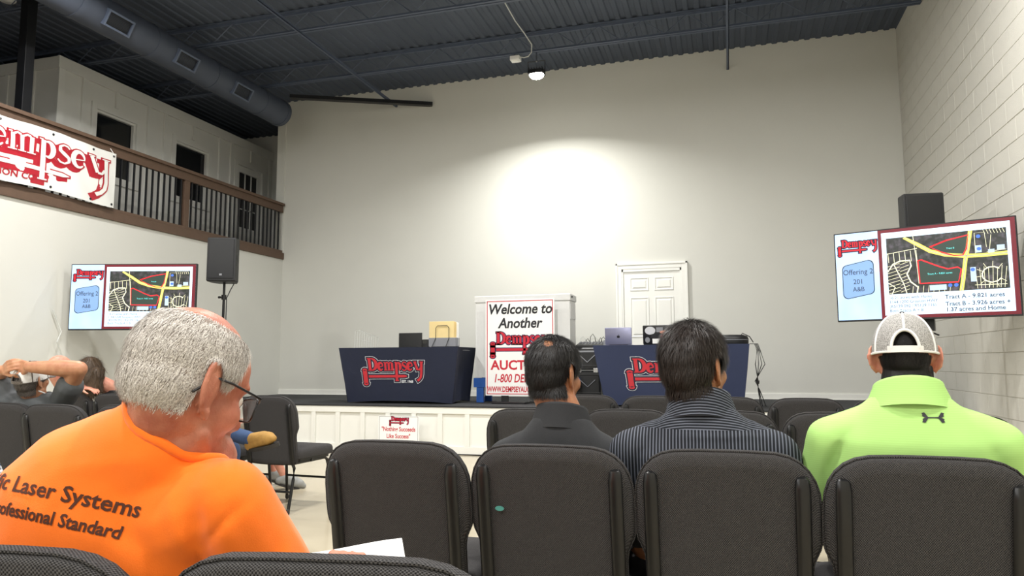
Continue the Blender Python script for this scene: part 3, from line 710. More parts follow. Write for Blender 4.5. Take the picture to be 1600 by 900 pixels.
MB().tube([(-.13, -.06, .005), (-.085, -.036, .12), (-.085, -.034, .26), (-.06, -.034, .29), (.08, -.034, .29), (.105, -.034, .26), (.105, -.036, .12), (.07, -.06, .005)], .0045, 6).build('wire_stand', 'black_metal', w, smooth=40)
# ------------------------------------------------------------ white booth box on blue legs, welcome sign
b = thing('podium_box', 'large white wooden podium box on blue legs behind the welcome sign', 'podium', (-2.63, 9.32, ZS))
bx0, bx1 = -.67, .64
MB().box(bx0, bx1, 0, .36, .33, 1.34).build('body', 'box_white', b, bevel=.006)
MB().box(bx0 - .012, bx1 + .012, -.02, .38, 1.34, 1.43).build('lid', 'box_white', b, bevel=.012)
MB().box(bx1 - .005, bx1 + .006, .02, .34, 1.1, 1.3).build('side_hatch', 'box_white', b, bevel=.002)
MB().cap((bx1 + .012, .05, 1.39), (bx1 + .02, .05, 1.39), .012, .012).build('latch', 'black_metal', b, smooth=40)
MB().box(bx0 - .02, bx1 + .12, -.02, .03, .2, .325).build('beam', 'blue_paint', b, bevel=.004)
MB().box(bx0 - .02, bx1, .32, .37, .2, .325).build('beam', 'blue_paint', b, bevel=.004)
for x in (bx0 + .07, bx1 - .08):
    for y in (-.02, .32): MB().box(x - .05, x + .05, y + .004, y + .046, 0, .2).build('leg', 'blue_paint', b, bevel=.004)
s = thing('welcome_sign', 'white sign with red border reading Welcome to Another auction, on a black stand', 'sign', (-2.63, 9.16, ZS))
sw, sz0, sz1 = .46, .1, 1.36; sx0 = -.47
MB().box(sx0, sx0 + .94, -.006, .006, sz0, sz1).build('board', 'sign_white', s, bevel=.002)
e = .018; bd = MB(); y0, y1 = -.0085, -.0062
X0, X1 = sx0 + e, sx0 + .94 - e
bd.box(X0, X1, y0, y1, sz0 + e, sz0 + e + .01).box(X0, X1, y0, y1, sz1 - e - .01, sz1 - e).box(X0, X0 + .01, y0, y1, sz0 + e, sz1 - e).box(X1 - .01, X1, y0, y1, sz0 + e, sz1 - e)
bd.build('border', 'sign_red', s)
fs = lambda u, v, off=.0012: Vector((u, -.006 - off, v))
mb = MB(); put_text(mb, 'Welcome to', .185, 0, 1.17, fs, shear=.2, bold=.005, sx=.92); put_text(mb, 'Another', .185, 0, .985, fs, shear=.2, bold=.005, sx=.92); mb.build('welcome_lettering', 'ink', s)
flg = lambda u, v, off: Vector((-.42 + u * .85, -.006 - off, .77 + v * .8))
logo(s, flg, [('logo_ground', 'sign_navy', .014), ('logo_letters', 'sign_red', 0)], .0012)
mb = MB(); put_text(mb, 'AUCTION', .17, 0, .44, fs, bold=.005, sx=1.02); put_text(mb, '1-800 DEMPSEY', .15, 0, .275, fs, shear=.2, bold=.003, sx=.72); put_text(mb, 'WWW.DEMPSEYAUCTION.COM', .098, 0, .15, fs, bold=.003, sx=.62); mb.build('auction_lettering', 'sign_red', s)
MB().box(-.26, -.16, .012, .03, .0, .9).build('stand_post', 'black_metal', s, bevel=.004)
MB().rbox(-.36, .1, -.12, .14, 0, .022, .02).build('stand_base', 'black_metal', s, smooth=40)
# ------------------------------------------------------------ equipment by the right table
q = thing('equipment_case', 'black wheeled equipment case standing between podium and right table', 'case', (-1.79, 9.64, ZS))
MB().rbox(-.17, .17, -.2, .2, .08, .42, .03).build('lower_case', 'black_plastic', q, smooth=40)
MB().rbox(-.17, .17, -.2, .2, .43, .72, .03).build('upper_case', 'black_plastic', q, smooth=40)
for z in (.12, .36, .47, .66): MB().box(-.172, .172, -.207, -.198, z, z + .022).build('rib', 'grey_plastic' if z == .66 else 'black_metal', q, bevel=.003)
for z in (.30, .62): MB().tube([(-.1, -.209, z), (0, -.21, z - .09), (.1, -.209, z)], .007, 6).build('metal_brace', 'grey_plastic', q, smooth=40)
for x in (-.11, .11): MB().box(x - .03, x + .03, -.212, -.196, .395, .455).build('latch', 'chrome', q, bevel=.003)
for x in (-.13, .13):
    for y in (-.15, .15): MB().tube([(x, y - .015, .04), (x, y + .015, .04)], .04, 14).build('caster', 'rubber', q, smooth=40)
q = thing('audio_mixer', 'audio mixer with looping cables on top of the equipment case', 'mixer', (-1.79, 9.66, ZS + .722))
MB().add([(-.17, -.14, 0), (.21, -.14, 0), (.21, .16, 0), (-.17, .16, 0), (-.17, -.14, .035), (.21, -.14, .035), (.21, .16, .085), (-.17, .16, .085)], [(0, 1, 2, 3), (4, 5, 6, 7), (0, 1, 5, 4), (1, 2, 6, 5), (2, 3, 7, 6), (3, 0, 4, 7)]).build('body', 'black_plastic', q, bevel=.005)
MB().box(.2, .235, -.14, .16, 0, .1).build('side_cheek', 'grey_plastic', q, bevel=.006)
kn = MB().cap((0, 0, 0), (0, 0, .014), .007, .006, 8).mesh('knob'); fix_normals(kn); kn.materials.append(MATS['grey_plastic'])
for i in range(8):
    for j in range(3):
        o = bpy.data.objects.new('knob', kn); COL.objects.link(o); o.parent = q; o.location = (-.14 + i * .043, -.08 + j * .08, .047 + j * .0135)
for i, (x0, x1, h) in enumerate([(-.16, -.08, .16), (-.08, -.03, .13), (-.02, .05, .19), (.0, .09, .15), (.1, .14, .14), (.13, .19, .15), (.16, .23, .12)]):
    MB().tube([(x0, .1, .06), (x0 + .005, .11, h * .8), ((x0 + x1) / 2, .12, h), (x1 - .005, .12, h * .75), (x1, .14, .07)], .0045, 6).build('cable', 'black_plastic' if i % 3 else 'clear_wire', q, smooth=40)
def laptop(lbl, x, w, h, m, az):
    t = thing('laptop', lbl, 'laptop', (x, 9.12, ZT), R(az))
    MB().rbox(-w / 2, w / 2, -.0, .24, 0, .014, .012).build('base', m, t, smooth=40)
    M = Matrix.Translation((0, .0, .012)) @ Matrix.Rotation(R(8), 4, 'X')
    MB().rbox(-w / 2, w / 2, -h / 2, h / 2, -.004, .004, .012, M=M @ Matrix.Translation((0, 0, h / 2)) @ Matrix.Rotation(R(90), 4, 'X')).build('lid', m, t, smooth=40)
    MB().tube([(-w * .35, .002, .014), (w * .35, .002, .014)], .006, 8).build('hinge', 'black_plastic', t, smooth=40)
    MB().box(-w / 2 + .02, w / 2 - .02, .1, .22, .0142, .0152).build('keyboard', 'black_plastic', t)
    return t, (lambda u, v, off=.0012: M @ Vector((u, -.004 - off, v)))
t, lf = laptop('silver grey laptop with its lid open on the right stage table', -1.33, .335, .215, 'laptop_grey', 0)
ap = MB(); ap.add([lf(x, y) for x, y in arc(-.006, .1, .0125, .016, 0, 360, 16)], [tuple(range(17))]); ap.add([lf(x, y) for x, y in arc(.007, .1, .0125, .016, 0, 360, 16)], [tuple(range(17))]); ap.add([lf(x, y) for x, y in arc(.004, .124, .003, .008, 0, 360, 10)], [tuple(range(11))])
ap.build('lid_emblem', 'ink', t)
t, lf = laptop('black laptop with stickers on its lid beside the silver laptop', -.84, .37, .235, 'black_plastic', 0)
st_ = [(-.16, -.03, .12, .22, 'logo_white'), (-.02, .06, .15, .21, 'grey_plastic'), (.02, .15, .13, .17, 'skin_fair'), (-.09, .03, .08, .13, 'stage_carpet'), (-.16, -.1, .02, .09, 'grey_plastic'), (-.07, .14, .01, .07, 'paper'), (.03, .08, .08, .12, 'sign_red'), (.1, .16, .075, .11, 'khaki')]
for i, (x0, x1, z0, z1, m) in enumerate(st_):
    MB().add([lf(x, y, .001 + .0002 * i) for x, y in arc((x0 + x1) / 2, (z0 + z1) / 2, (x1 - x0) / 2, (z1 - z0) / 2, 0, 360, 14)] if i % 2 == 0 else [lf(x0, z0, .001), lf(x1, z0, .001), lf(x1, z1, .001), lf(x0, z1, .001)], [tuple(range(15 if i % 2 == 0 else 4))]).build('sticker', m, t)
p = thing('equipment_bag', 'black padded bag lying at the right end of the right stage table', 'bag', (.03, 9.15, ZT))
MB().rings([[(x * k, y * k, z) for x, y in arc(0, 0, .19, .14, 0, 345, 23)] for k, z in ((.96, 0), (1, .02), (1, .07), (.93, .1), (.7, .115))]).build('body', 'black_plastic', p, smooth=50)
MB().tube([(x, y, .055) for x, y in arc(0, 0, .192, .142, 0, 360, 24)], .004, 6).build('zip', 'grey_plastic', p, smooth=40)
MB().tube([(.1, -.08, .1), (.12, -.11, .13), (.2, -.1, .09), (.24, -.1, .02)], .006, 6).build('strap', 'black_metal', p, smooth=40)
p = thing('cable_bundle', 'black cables hanging off the right end of the right stage table', 'cable', (.25, 9.1, ZS))
for k in range(4):
    a_ = .012 * k
    MB().tube([(-.02, .0, .742), (.035 + a_, 0, .74), (.06 + a_, 0, .66), (.035 + a_ * 3, .01, .5), (.06 - a_, 0, .3), (.055 + a_ * .5, 0, .2), (.08 + a_ * (k - 1) * .8, .02, .006)], .005, 6).build('cable', 'black_plastic', p, smooth=40)
MB().tube([(.055, .0, .27), (.058, 0, .31)], .017, 10).build('cable_tie', 'rubber', p, smooth=40)
# floor sign
s = thing('yard_sign', 'small white yard sign with red lettering leaning before the stage', 'sign', (-3.96, 8.34, 0))
MB().box(-.275, .275, -.004, .004, .08, .47).build('board', 'sign_white', s, bevel=.001)
bd = MB(); bd.box(-.262, .262, -.0055, -.0042, .087, .09).box(-.262, .262, -.0055, -.0042, .46, .463).box(-.262, -.259, -.0055, -.0042, .087, .463).box(.259, .262, -.0055, -.0042, .087, .463); bd.build('border', 'ink', s)
logo(s, lambda u, v, off: Vector((-.13 + u * .27, -.004 - off, .41 + v * .27)), [('logo_ground', 'sign_navy', .018), ('logo_letters', 'sign_red', 0)], .001)
f3 = lambda u, v: Vector((u, -.0055, v)); mb = MB(); put_text(mb, '"Nothing Succeeds', .075, 0, .285, f3, bold=.0015, sx=.8); put_text(mb, 'Like Success"', .075, 0, .2, f3, bold=.0015, sx=.8); mb.build('lettering', 'sign_red', s)
MB().tube([(-.2, .004, .08), (-.2, .02, .0)], .004, 6).tube([(.2, .004, .08), (.2, .02, 0)], .004, 6).tube([(-.2, .006, .4), (-.2, .1, .0)], .004, 6).tube([(.2, .006, .4), (.2, .1, 0)], .004, 6).build('wire_stake', 'chrome', s, smooth=40)
# ------------------------------------------------------------ banner on the railing
bn = thing('vinyl_banner', 'white vinyl banner with red Dempsey lettering tied to the loft railing', 'banner', (XL + .075, 7.23, 3.10))
BW, BH = 2.75, .70
def bsurf(u, v, off=0):   # u from the left (0) to BW, v up
    return Vector((off + .012 * math.sin(u * 5.1 + v * 3) * math.sin(v * math.pi / BH * 1.0) + .005 * math.sin(u * 17 + v * 9), u - BW, v + .012 * math.sin(u * 4.2)))
NU, NV = 90, 20
mb = MB()
for sgn in (0, -.0012):
    o = len(mb.v); mb.v += [tuple(bsurf(BW * i / NU, BH * j / NV, sgn)) for j in range(NV + 1) for i in range(NU + 1)]
    mb.f += [(o + j * (NU + 1) + i, o + j * (NU + 1) + i + 1, o + (j + 1) * (NU + 1) + i + 1, o + (j + 1) * (NU + 1) + i) for j in range(NV) for i in range(NU)]
mb.build('sheet', 'vinyl', bn, smooth=60)
kx = 2.2
def bl(u, v, off, dx=0, dz=0): return bsurf(.47 + dx + (u * kx), .36 + dz + v * 1.6, .002 + off)
for i, (nm, m, e, dx, dz) in enumerate([('logo_shadow', 'banner_red', .012, -.05, -.04), ('logo_outline', 'banner_red', .007, 0, 0), ('logo_letters', 'vinyl', -.002, 0, 0)]):
    mb = MB()
    for pts, hw in GLY + GAV + GHEAD:
        sub = []; hs = hw if isinstance(hw, (list, tuple)) else [hw] * len(pts); h2 = []
        for a in range(len(pts) - 1):
            for k in range(3):
                f = k / 3; sub.append((pts[a][0] * (1 - f) + pts[a + 1][0] * f, pts[a][1] * (1 - f) + pts[a + 1][1] * f)); h2.append(hs[a] * (1 - f) + hs[a + 1] * f)
        sub.append(pts[-1]); h2.append(hs[-1])
        stroke(mb, sub, [max(.003, q * .82) for q in h2], e, lambda u, v: bl(u, v, .004 * i, dx, dz))
    mb.build(nm, m, bn)
mb = MB(); put_text(mb, 'AUCTION CO.', .1, 1.3, .07, lambda u, v: bsurf(u, v, .005), bold=.002, sx=1.15); mb.build('company_lettering', 'banner_red', bn)['kind'] = 'stuff'
gro = MB().tube([(-.002, 0, 0), (.004, 0, 0)], .014, 14).mesh('grommet'); fix_normals(gro); gro.materials.append(MATS['ink'])
for u in (.06, .6, 1.2, 1.85, 2.4, BW - .04):
    for v in (.04, BH - .04):
        o = bpy.data.objects.new('grommet', gro); COL.objects.link(o); o.parent = bn; o.location = bsurf(u, v, .002)
for u in (.06, 1.2, BW - .04): MB().tube([bsurf(u, BH - .04, .004), bsurf(u, BH - .01, .0), (-.06, u - BW, BH + .06)], .004, 5).build('tie', 'paper', bn)
# ------------------------------------------------------------ loudspeakers on poles
def speaker(lbl, slbl, x, y, ztop, az, m='black_plastic'):
    h, w, d = .57, .36, .34; z0 = ztop - h
    t = thing('loudspeaker', lbl, 'speaker', (x, y, z0), R(az), group='black loudspeakers on pole stands')
    pr = [(-w / 2, -d / 2), (w / 2, -d / 2), (w / 2, -.02), (w / 2 - .06, d / 2), (-w / 2 + .06, d / 2), (-w / 2, -.02)]
    def rg(k, z): return [(a * k, b * k, z) for a, b in pr]
    MB().rings([rg(.95, 0), rg(1, .015), rg(1, h - .015), rg(.95, h)]).build('cabinet', m, t, bevel=.008)
    MB().rbox(-w / 2 + .025, w / 2 - .025, -d / 2 - .008, -d / 2 + .005, .04, h - .025, .004).build('grille', 'black_metal', t)
    MB().box(-.016, .016, -d / 2 - .011, -d / 2 - .006, .075, .1).build('badge', 'grey_plastic', t)
    for z in (.2, .29): MB().rbox(w / 2 - .004, w / 2 + .004, -.11, -.05, z, z + .06, .003).build('handle_recess', 'frame_black', t)
    s = thing('speaker_stand', slbl, 'stand', (x, y, 0), R(az), group='black loudspeaker pole stands')
    MB().tube([(0, 0, .12), (0, 0, 1.3)], .019, 12).build('lower_pole', 'frame_black', s, smooth=40)
    MB().tube([(0, 0, 1.2), (0, 0, z0 + .0)], .0165, 12).build('upper_pole', 'frame_black', s, smooth=40)
    MB().tube([(0, 0, z0 - .22), (0, 0, z0 - .16)], .032, 12).build('collar', 'frame_black', s, smooth=40)
    MB().cap((-.03, 0, z0 - .19), (-.06, 0, z0 - .19), .012, .016).build('knob', 'frame_black', s, smooth=40)
    for k in range(3):
        a = 2 * math.pi * k / 3 + .5; c_, s_ = math.cos(a), math.sin(a)
        MB().tube([(c_ * .03, s_ * .03, .75), (c_ * .5, s_ * .5, .015)], .012, 8).build('leg', 'frame_black', s, smooth=40)
        MB().tube([(c_ * .02, s_ * .02, .2), (c_ * .28, s_ * .28, .36)], .008, 8).build('brace', 'frame_black', s, smooth=40)
    MB().tube([(.1, .1, z0 + .01), (.07, .05, z0 - .08), (.035, .0, z0 - .2), (.035, 0, .9), (.03, 0, .2), (.1, .1, .006)], .006, 6).build('cable', 'black_plastic', s, smooth=40)
speaker('black loudspeaker on a pole left of the stage, below the loft', 'black pole stand under the left loudspeaker', -6.27, 7.93, 2.74, 22)
speaker('black loudspeaker rising behind the right screen', 'black pole stand behind the right screen', 1.82, 7.9, 2.74, 6)
# ------------------------------------------------------------ televisions
def emat(name, col, s=1.0): return mat(name, col, .35, emit=s, emit_col=col)
EM = .72
for n_, c_ in (('scr_sky', '9fc0e6'), ('scr_white', 'c6def2'), ('scr_red', '5c0f1d'), ('scr_box', '6f8fbc'), ('scr_ink', '25324a'), ('scr_yel', 'd6cc5c'), ('scr_par', 'e6e4c0'), ('scr_out', 'e0202c'), ('scr_blue', '3d64c8'), ('scr_cyan', '66e0e0'), ('scr_logo', 'b01424'), ('scr_dark', '101a2c'), ('scr_grey', '8a8f96'), ('scr_bld', '9fb4cc')): emat(n_, c_, EM)
def _aer(name):
    m = mat(name, '30352e', .35); nt, b = nodes(m); tc = N(nt, 'ShaderNodeTexCoord')
    n1 = N(nt, 'ShaderNodeTexNoise'); n1.inputs['Scale'].default_value = 22; n1.inputs['Detail'].default_value = 8; nt.links.new(tc.outputs['Object'], n1.inputs['Vector'])
    r = N(nt, 'ShaderNodeValToRGB'); nt.links.new(n1.outputs['Fac'], r.inputs[0]); e = r.color_ramp.elements
    e[0].position = .35; e[0].color = lin('1d2622'); e[1].position = .7; e[1].color = lin('6e6670')
    k = r.color_ramp.elements.new(.5); k.color = lin('3b3f3c')
    b.inputs['Base Color'].default_value = (0.01, .01, .01, 1); nt.links.new(r.outputs[0], b.inputs['Emission Color']); b.inputs['Emission Strength'].default_value = EM
_aer('scr_aerial'); emat('scr_tract', '27352f', EM)
def _skyg():
    m = MATS['scr_sky']; nt, b = nodes(m); tc = N(nt, 'ShaderNodeTexCoord'); n1 = N(nt, 'ShaderNodeTexNoise'); n1.inputs['Scale'].default_value = 2.5; nt.links.new(tc.outputs['Object'], n1.inputs['Vector'])
    r = N(nt, 'ShaderNodeMapRange'); r.inputs[1].default_value = .35; r.inputs[2].default_value = .65; nt.links.new(n1.outputs['Fac'], r.inputs[0])
    nt.links.new(mixc(nt, r.outputs[0], lin('86aede'), lin('c4daf0')), b.inputs['Emission Color'])
_skyg()
def television(lbl, stlbl, PL, PR_, zb, zt, stand_u=.5):
    PL, PR_ = Vector(PL), Vector(PR_); ux = (PR_ - PL); Wd = ux.length; ux.normalize(); Hh = zt - zb
    ang = math.atan2(ux.y, ux.x); mid = (PL + PR_) / 2
    t = thing('television', lbl, 'television', (mid.x, mid.y, zb), ang, group='wide televisions on pole stands')
    x0 = -Wd / 2
    MB().rbox(x0, -x0, -.012, .03, 0, Hh, .006).build('panel', 'black_plastic', t, smooth=40)
    MB().box(x0 + .12, -x0 - .12, .03, .075, .06, Hh * .7).build('rear_housing', 'black_plastic', t, bevel=.015)
    bz = .011; sw, sh = Wd - 2 * bz, Hh - 2 * bz - .004
    def fm(u, v, lay=0): return Vector((x0 + bz + u * sw, -.0125 - .0004 * lay, bz + .004 + v * sh))
    def quad(nm, u0, u1, v0, v1, m, lay): return MB().add([fm(u0, v0, lay), fm(u1, v0, lay), fm(u1, v1, lay), fm(u0, v1, lay)], [(0, 1, 2, 3)]).build(nm, m, sc)
    sc = MB().add([fm(0, 0, 1), fm(1, 0, 1), fm(1, 1, 1), fm(0, 1, 1)], [(0, 1, 2, 3)]).build('screen', 'scr_sky', t)
    quad('slide_border', .262, 1, 0, 1, 'scr_red', 2); quad('slide_page', .283, .975, .035, .965, 'scr_white', 3)
    m0, m1, n0, n1 = .31, .955, .27, .90
    quad('aerial_map', m0, m1, n0, n1, 'scr_aerial', 5)
    MP = lambda a, b, lay=6: fm(m0 + a * (m1 - m0), n0 + (1 - b) * (n1 - n0), lay)     # a right, b down on the map
    asp = (sw * (m1 - m0)) / (sh * (n1 - n0))
    def line(mb, pts, w, lay):
        P2 = [Vector((a * asp, b)) for a, b in pts]; n = len(P2); A = []; B = []
        for i, p in enumerate(P2):
            tt = (P2[min(i + 1, n - 1)] - P2[max(i - 1, 0)]).normalized(); q = Vector((-tt.y, tt.x)) * w
            A.append(p + q); B.append(p - q)
        cl = lambda p: MP(min(max(p.x / asp, 0), 1), min(max(p.y, 0), 1), lay)
        mb.add([cl(p) for p in A + B], [(i, n + i, n + i + 1, i + 1) for i in range(n - 1)])
    trA = [(.27, .44), (.30, .43), (.44, .56), (.52, .62), (.60, .60), (.63, .64), (.60, .85), (.28, .84)]
    trB = [(.38, .22), (.52, .13), (.70, .07), (.68, .30), (.65, .40), (.58, .40), (.48, .33)]
    for tr in (trA, trB): MB().add([MP(a, b, 6) for a, b in tr], [tuple(range(len(tr)))]).build('tract', 'scr_tract', sc)
    pl = MB()
    for k in range(6): line(pl, [(.01 + k * .05, .27 - k * .004), (.015 + k * .05, .44)], .004, 7)
    line(pl, [(0, .28), (.27, .22)], .004, 7); line(pl, [(.24, 0), (.26, .45), (.27, .84)], .004, 7)
    line(pl, [(0, .60), (.05, .47), (.12, .42), (.2, .42), (.21, .52), (.17, .66), (.2, .8), (.26, .9), (.25, 1)], .011, 7)
    line(pl, [(.06, .48), (.1, .66), (.14, .84), (.16, 1)], .007, 7); line(pl, [(0, .8), (.06, .88), (.03, 1)], .008, 7)
    for k in range(9):
        b0 = .46 + k * .06; line(pl, [(.0, b0 + .05), (.11, b0)], .003, 7); line(pl, [(.11, b0 + .03), (.19, b0 - .02)], .003, 7)
    for k in range(8): line(pl, [(.22 + k * .045, .88), (.21 + k * .045, 1)], .003, 7)
    for k in range(8): line(pl, [(.74 + k * .035, .62 + .02 * (k % 2)), (.75 + k * .03, .98)], .003, 7)
    line(pl, [(.87 + .08 * math.cos(q * .55), .76 + .13 * math.sin(q * .55)) for q in range(1, 11)], .009, 7)
    for q in range(9):
        a = .6 + q * .6; line(pl, [(.87 + .08 * math.cos(a), .76 + .13 * math.sin(a)), (.87 + .13 * math.cos(a), .76 + .22 * math.sin(a))], .003, 7)
    for k in range(7): line(pl, [(.82 + k * .025, 0), (.835 + k * .025, .08)], .003, 7)
    line(pl, [(.75, .46), (.75, .05), (.83, .05), (.84, .30)], .003, 7); line(pl, [(.88, .1), (.86, .38)], .003, 7); line(pl, [(.73, .92), (.98, .93)], .004, 7); line(pl, [(.84, .38), (.99, .36)], .003, 7)
    pl.build('parcel_lines', 'scr_par', sc)['kind'] = 'stuff'
    rd = MB(); line(rd, [(.16, 0), (.28, .16), (.38, .29), (.5, .37), (.66, .42), (.8, .43), (1, .42)], .032, 8); line(rd, [(.72, 0), (.69, .3), (.665, .5), (.64, .8), (.62, 1)], .03, 8); rd.build('map_roads', 'scr_yel', sc)['kind'] = 'stuff'
    rd = MB(); line(rd, [(.16, 0), (.28, .16), (.38, .29), (.5, .37), (.66, .42), (.8, .43), (1, .42)], .006, 9); line(rd, [(.72, 0), (.69, .3), (.665, .5), (.64, .8), (.62, 1)], .006, 9); rd.build('road_centre_lines', 'scr_grey', sc)['kind'] = 'stuff'
    ou = MB(); line(ou, trA + trA[:2], .011, 10); line(ou, trB + trB[:2], .011, 10); ou.build('tract_outlines', 'scr_out', sc)['kind'] = 'stuff'
    bl_ = MB()
    for a0, a1, b0, b1 in ((.75, .8, .26, .38), (.7, .745, .62, .86), (.92, .98, .28, .36), (.85, .9, .34, .4), (.36, .5, .88, .97)): bl_.add([MP(a0, b0, 8), MP(a1, b0, 8), MP(a1, b1, 8), MP(a0, b1, 8)], [(0, 1, 2, 3)])
    bl_.build('map_buildings', 'scr_bld', sc)['kind'] = 'stuff'
    mk = MB()
    for a_, b_ in ((.78, .11), (.78, .32), (.72, .66), (.53, .9), (.58, .9)): mk.add([MP(a_ + .018 * math.cos(q * math.pi / 6), b_ + .03 * math.sin(q * math.pi / 6), 9) for q in range(12)], [tuple(range(12))])
    mk.build('map_markers', 'scr_blue', sc)['kind'] = 'stuff'
    TX = lambda uo, vo, lay: (lambda a, b: Vector((x0 + bz + uo * sw + a, -.0125 - .0004 * lay, bz + .004 + vo * sh + b)))
    mb = MB(); put_text(mb, 'Tract A - 9.821 acres', .022, 0, 0, TX(m0 + .45 * (m1 - m0), n0 + .3 * (n1 - n0), 11)); put_text(mb, 'Tract B', .02, 0, 0, TX(m0 + .55 * (m1 - m0), n0 + .72 * (n1 - n0), 11)); mb.build('map_lettering', 'scr_cyan', sc)['kind'] = 'stuff'
    mb = MB()
    put_text(mb, 'Tract A - 9.821 acres', .05, 0, 0, TX(.62, .19, 5), align='LEFT', bold=.0008); put_text(mb, 'Tract B - 3.926 acres +', .05, 0, 0, TX(.62, .115, 5), align='LEFT', bold=.0008); put_text(mb, '1.37 acres and Home', .05, 0, 0, TX(.62, .055, 5), align='LEFT', bold=.0008)
    for k, s_ in enumerate(('16.21 acres with Home', '1144/1200 Grayson HWY', '(R5139 092 / R5139 116)', 'Both Tracts A + B')): put_text(mb, s_, .036, 0, 0, TX(.31, .215 - k * .048, 5), align='LEFT')
    mb.build('slide_lettering', 'scr_ink', sc)['kind'] = 'stuff'
    bx = []; r_ = .03
    for cx, cy, a0 in ((.225 - r_, .67 - r_ * 1.8, 0), (.04 + r_, .63 - r_ * 1.8, 90), (.04 + r_, .25 + r_ * 1.8, 180), (.225 - r_, .29 + r_ * 1.8, 270)):
        for k in range(6): bx.append((cx + r_ * math.cos(R(a0 + 18 * k)), cy + r_ * 1.8 * math.sin(R(a0 + 18 * k))))
    MB().add([fm(.1325 + (a - .1325) * 1.05, .46 + (b - .46) * 1.04, 3) for a, b in bx], [tuple(range(len(bx)))]).build('badge_border', 'scr_dark', sc)
    MB().add([fm(a, b, 4) for a, b in bx], [tuple(range(len(bx)))]).build('offering_badge', 'scr_box', sc)
    mb = MB(); put_text(mb, 'Offering 2', .07, 0, 0, TX(.1325, .52, 5), sx=.9); put_text(mb, '201', .065, 0, 0, TX(.1325, .41, 5), sx=.9); put_text(mb, 'A&B', .06, 0, 0, TX(.1325, .325, 5), sx=.9); mb.build('badge_lettering', 'scr_dark', sc)['kind'] = 'stuff'
    lg = lambda u, v, off: Vector((x0 + bz + (.012 + u * .245) * sw, -.0125 - .0016 - off, bz + .004 + (.84 + v * .44) * sh))
    for i, (nm, m, e) in enumerate([('logo_ground', 'scr_dark', .025), ('logo_letters', 'scr_logo', 0)]):
        mb = MB()
        for pts, hw in GLY + GAV + GHEAD: stroke(mb, pts, hw, e, lambda u, v: lg(u, v, .0004 * i))
        mb.build(nm, m, sc)
    # stand
    s = thing('television_stand', stlbl, 'stand', (mid.x, mid.y, 0), ang, group='television pole stands')
    MB().box(-.25, .25, .078, .1, zb + .25, zb + .55).build('mount_plate', 'frame_black', s, bevel=.004)
    MB().tube([(0, .13, .02), (0, .13, zb + .6)], .026, 12).build('pole', 'frame_black', s, smooth=40)
    MB().box(-.06, .06, .1, .16, zb - .1, zb + .02).build('shelf_bracket', 'frame_black', s, bevel=.004)
    MB().tube([(-.09, .1, zb - .14), (0, .12, zb - .1), (.09, .1, zb - .14)], .008, 6).build('bracket_arms', 'frame_black', s, smooth=40)
    for k in range(4):
        a = math.pi / 4 + k * math.pi / 2; MB().tube([(0, .13, .06), (.42 * math.cos(a), .13 + .42 * math.sin(a), .025)], .016, 8).build('leg', 'frame_black', s, smooth=40)
    return t
television('wide television on the left wall side showing the auction map slide', 'black pole stand under the left television', (-7.36, 6.62), (-5.945, 7.035), 1.515, 2.29)
tv2 = television('wide television at the right wall showing the auction map slide', 'black pole stand under the right television', (.985, 7.42), (2.315, 6.89), 1.49, 2.325)
o = MB().tube([(-7.47, 6.5, 1.75), (-7.46, 6.62, 1.5), (-7.44, 6.55, 1.38), (-7.45, 6.65, 1.2), (-7.4, 6.9, 1.0), (-7.42, 7.1, .8), (-7.45, 7.2, .4), (-7.44, 7.2, .01)], .007, 6).build('wall_cable', 'clear_wire', None, smooth=40)
tag(o, 'pale cable hanging down the wall below the left television', 'cable')
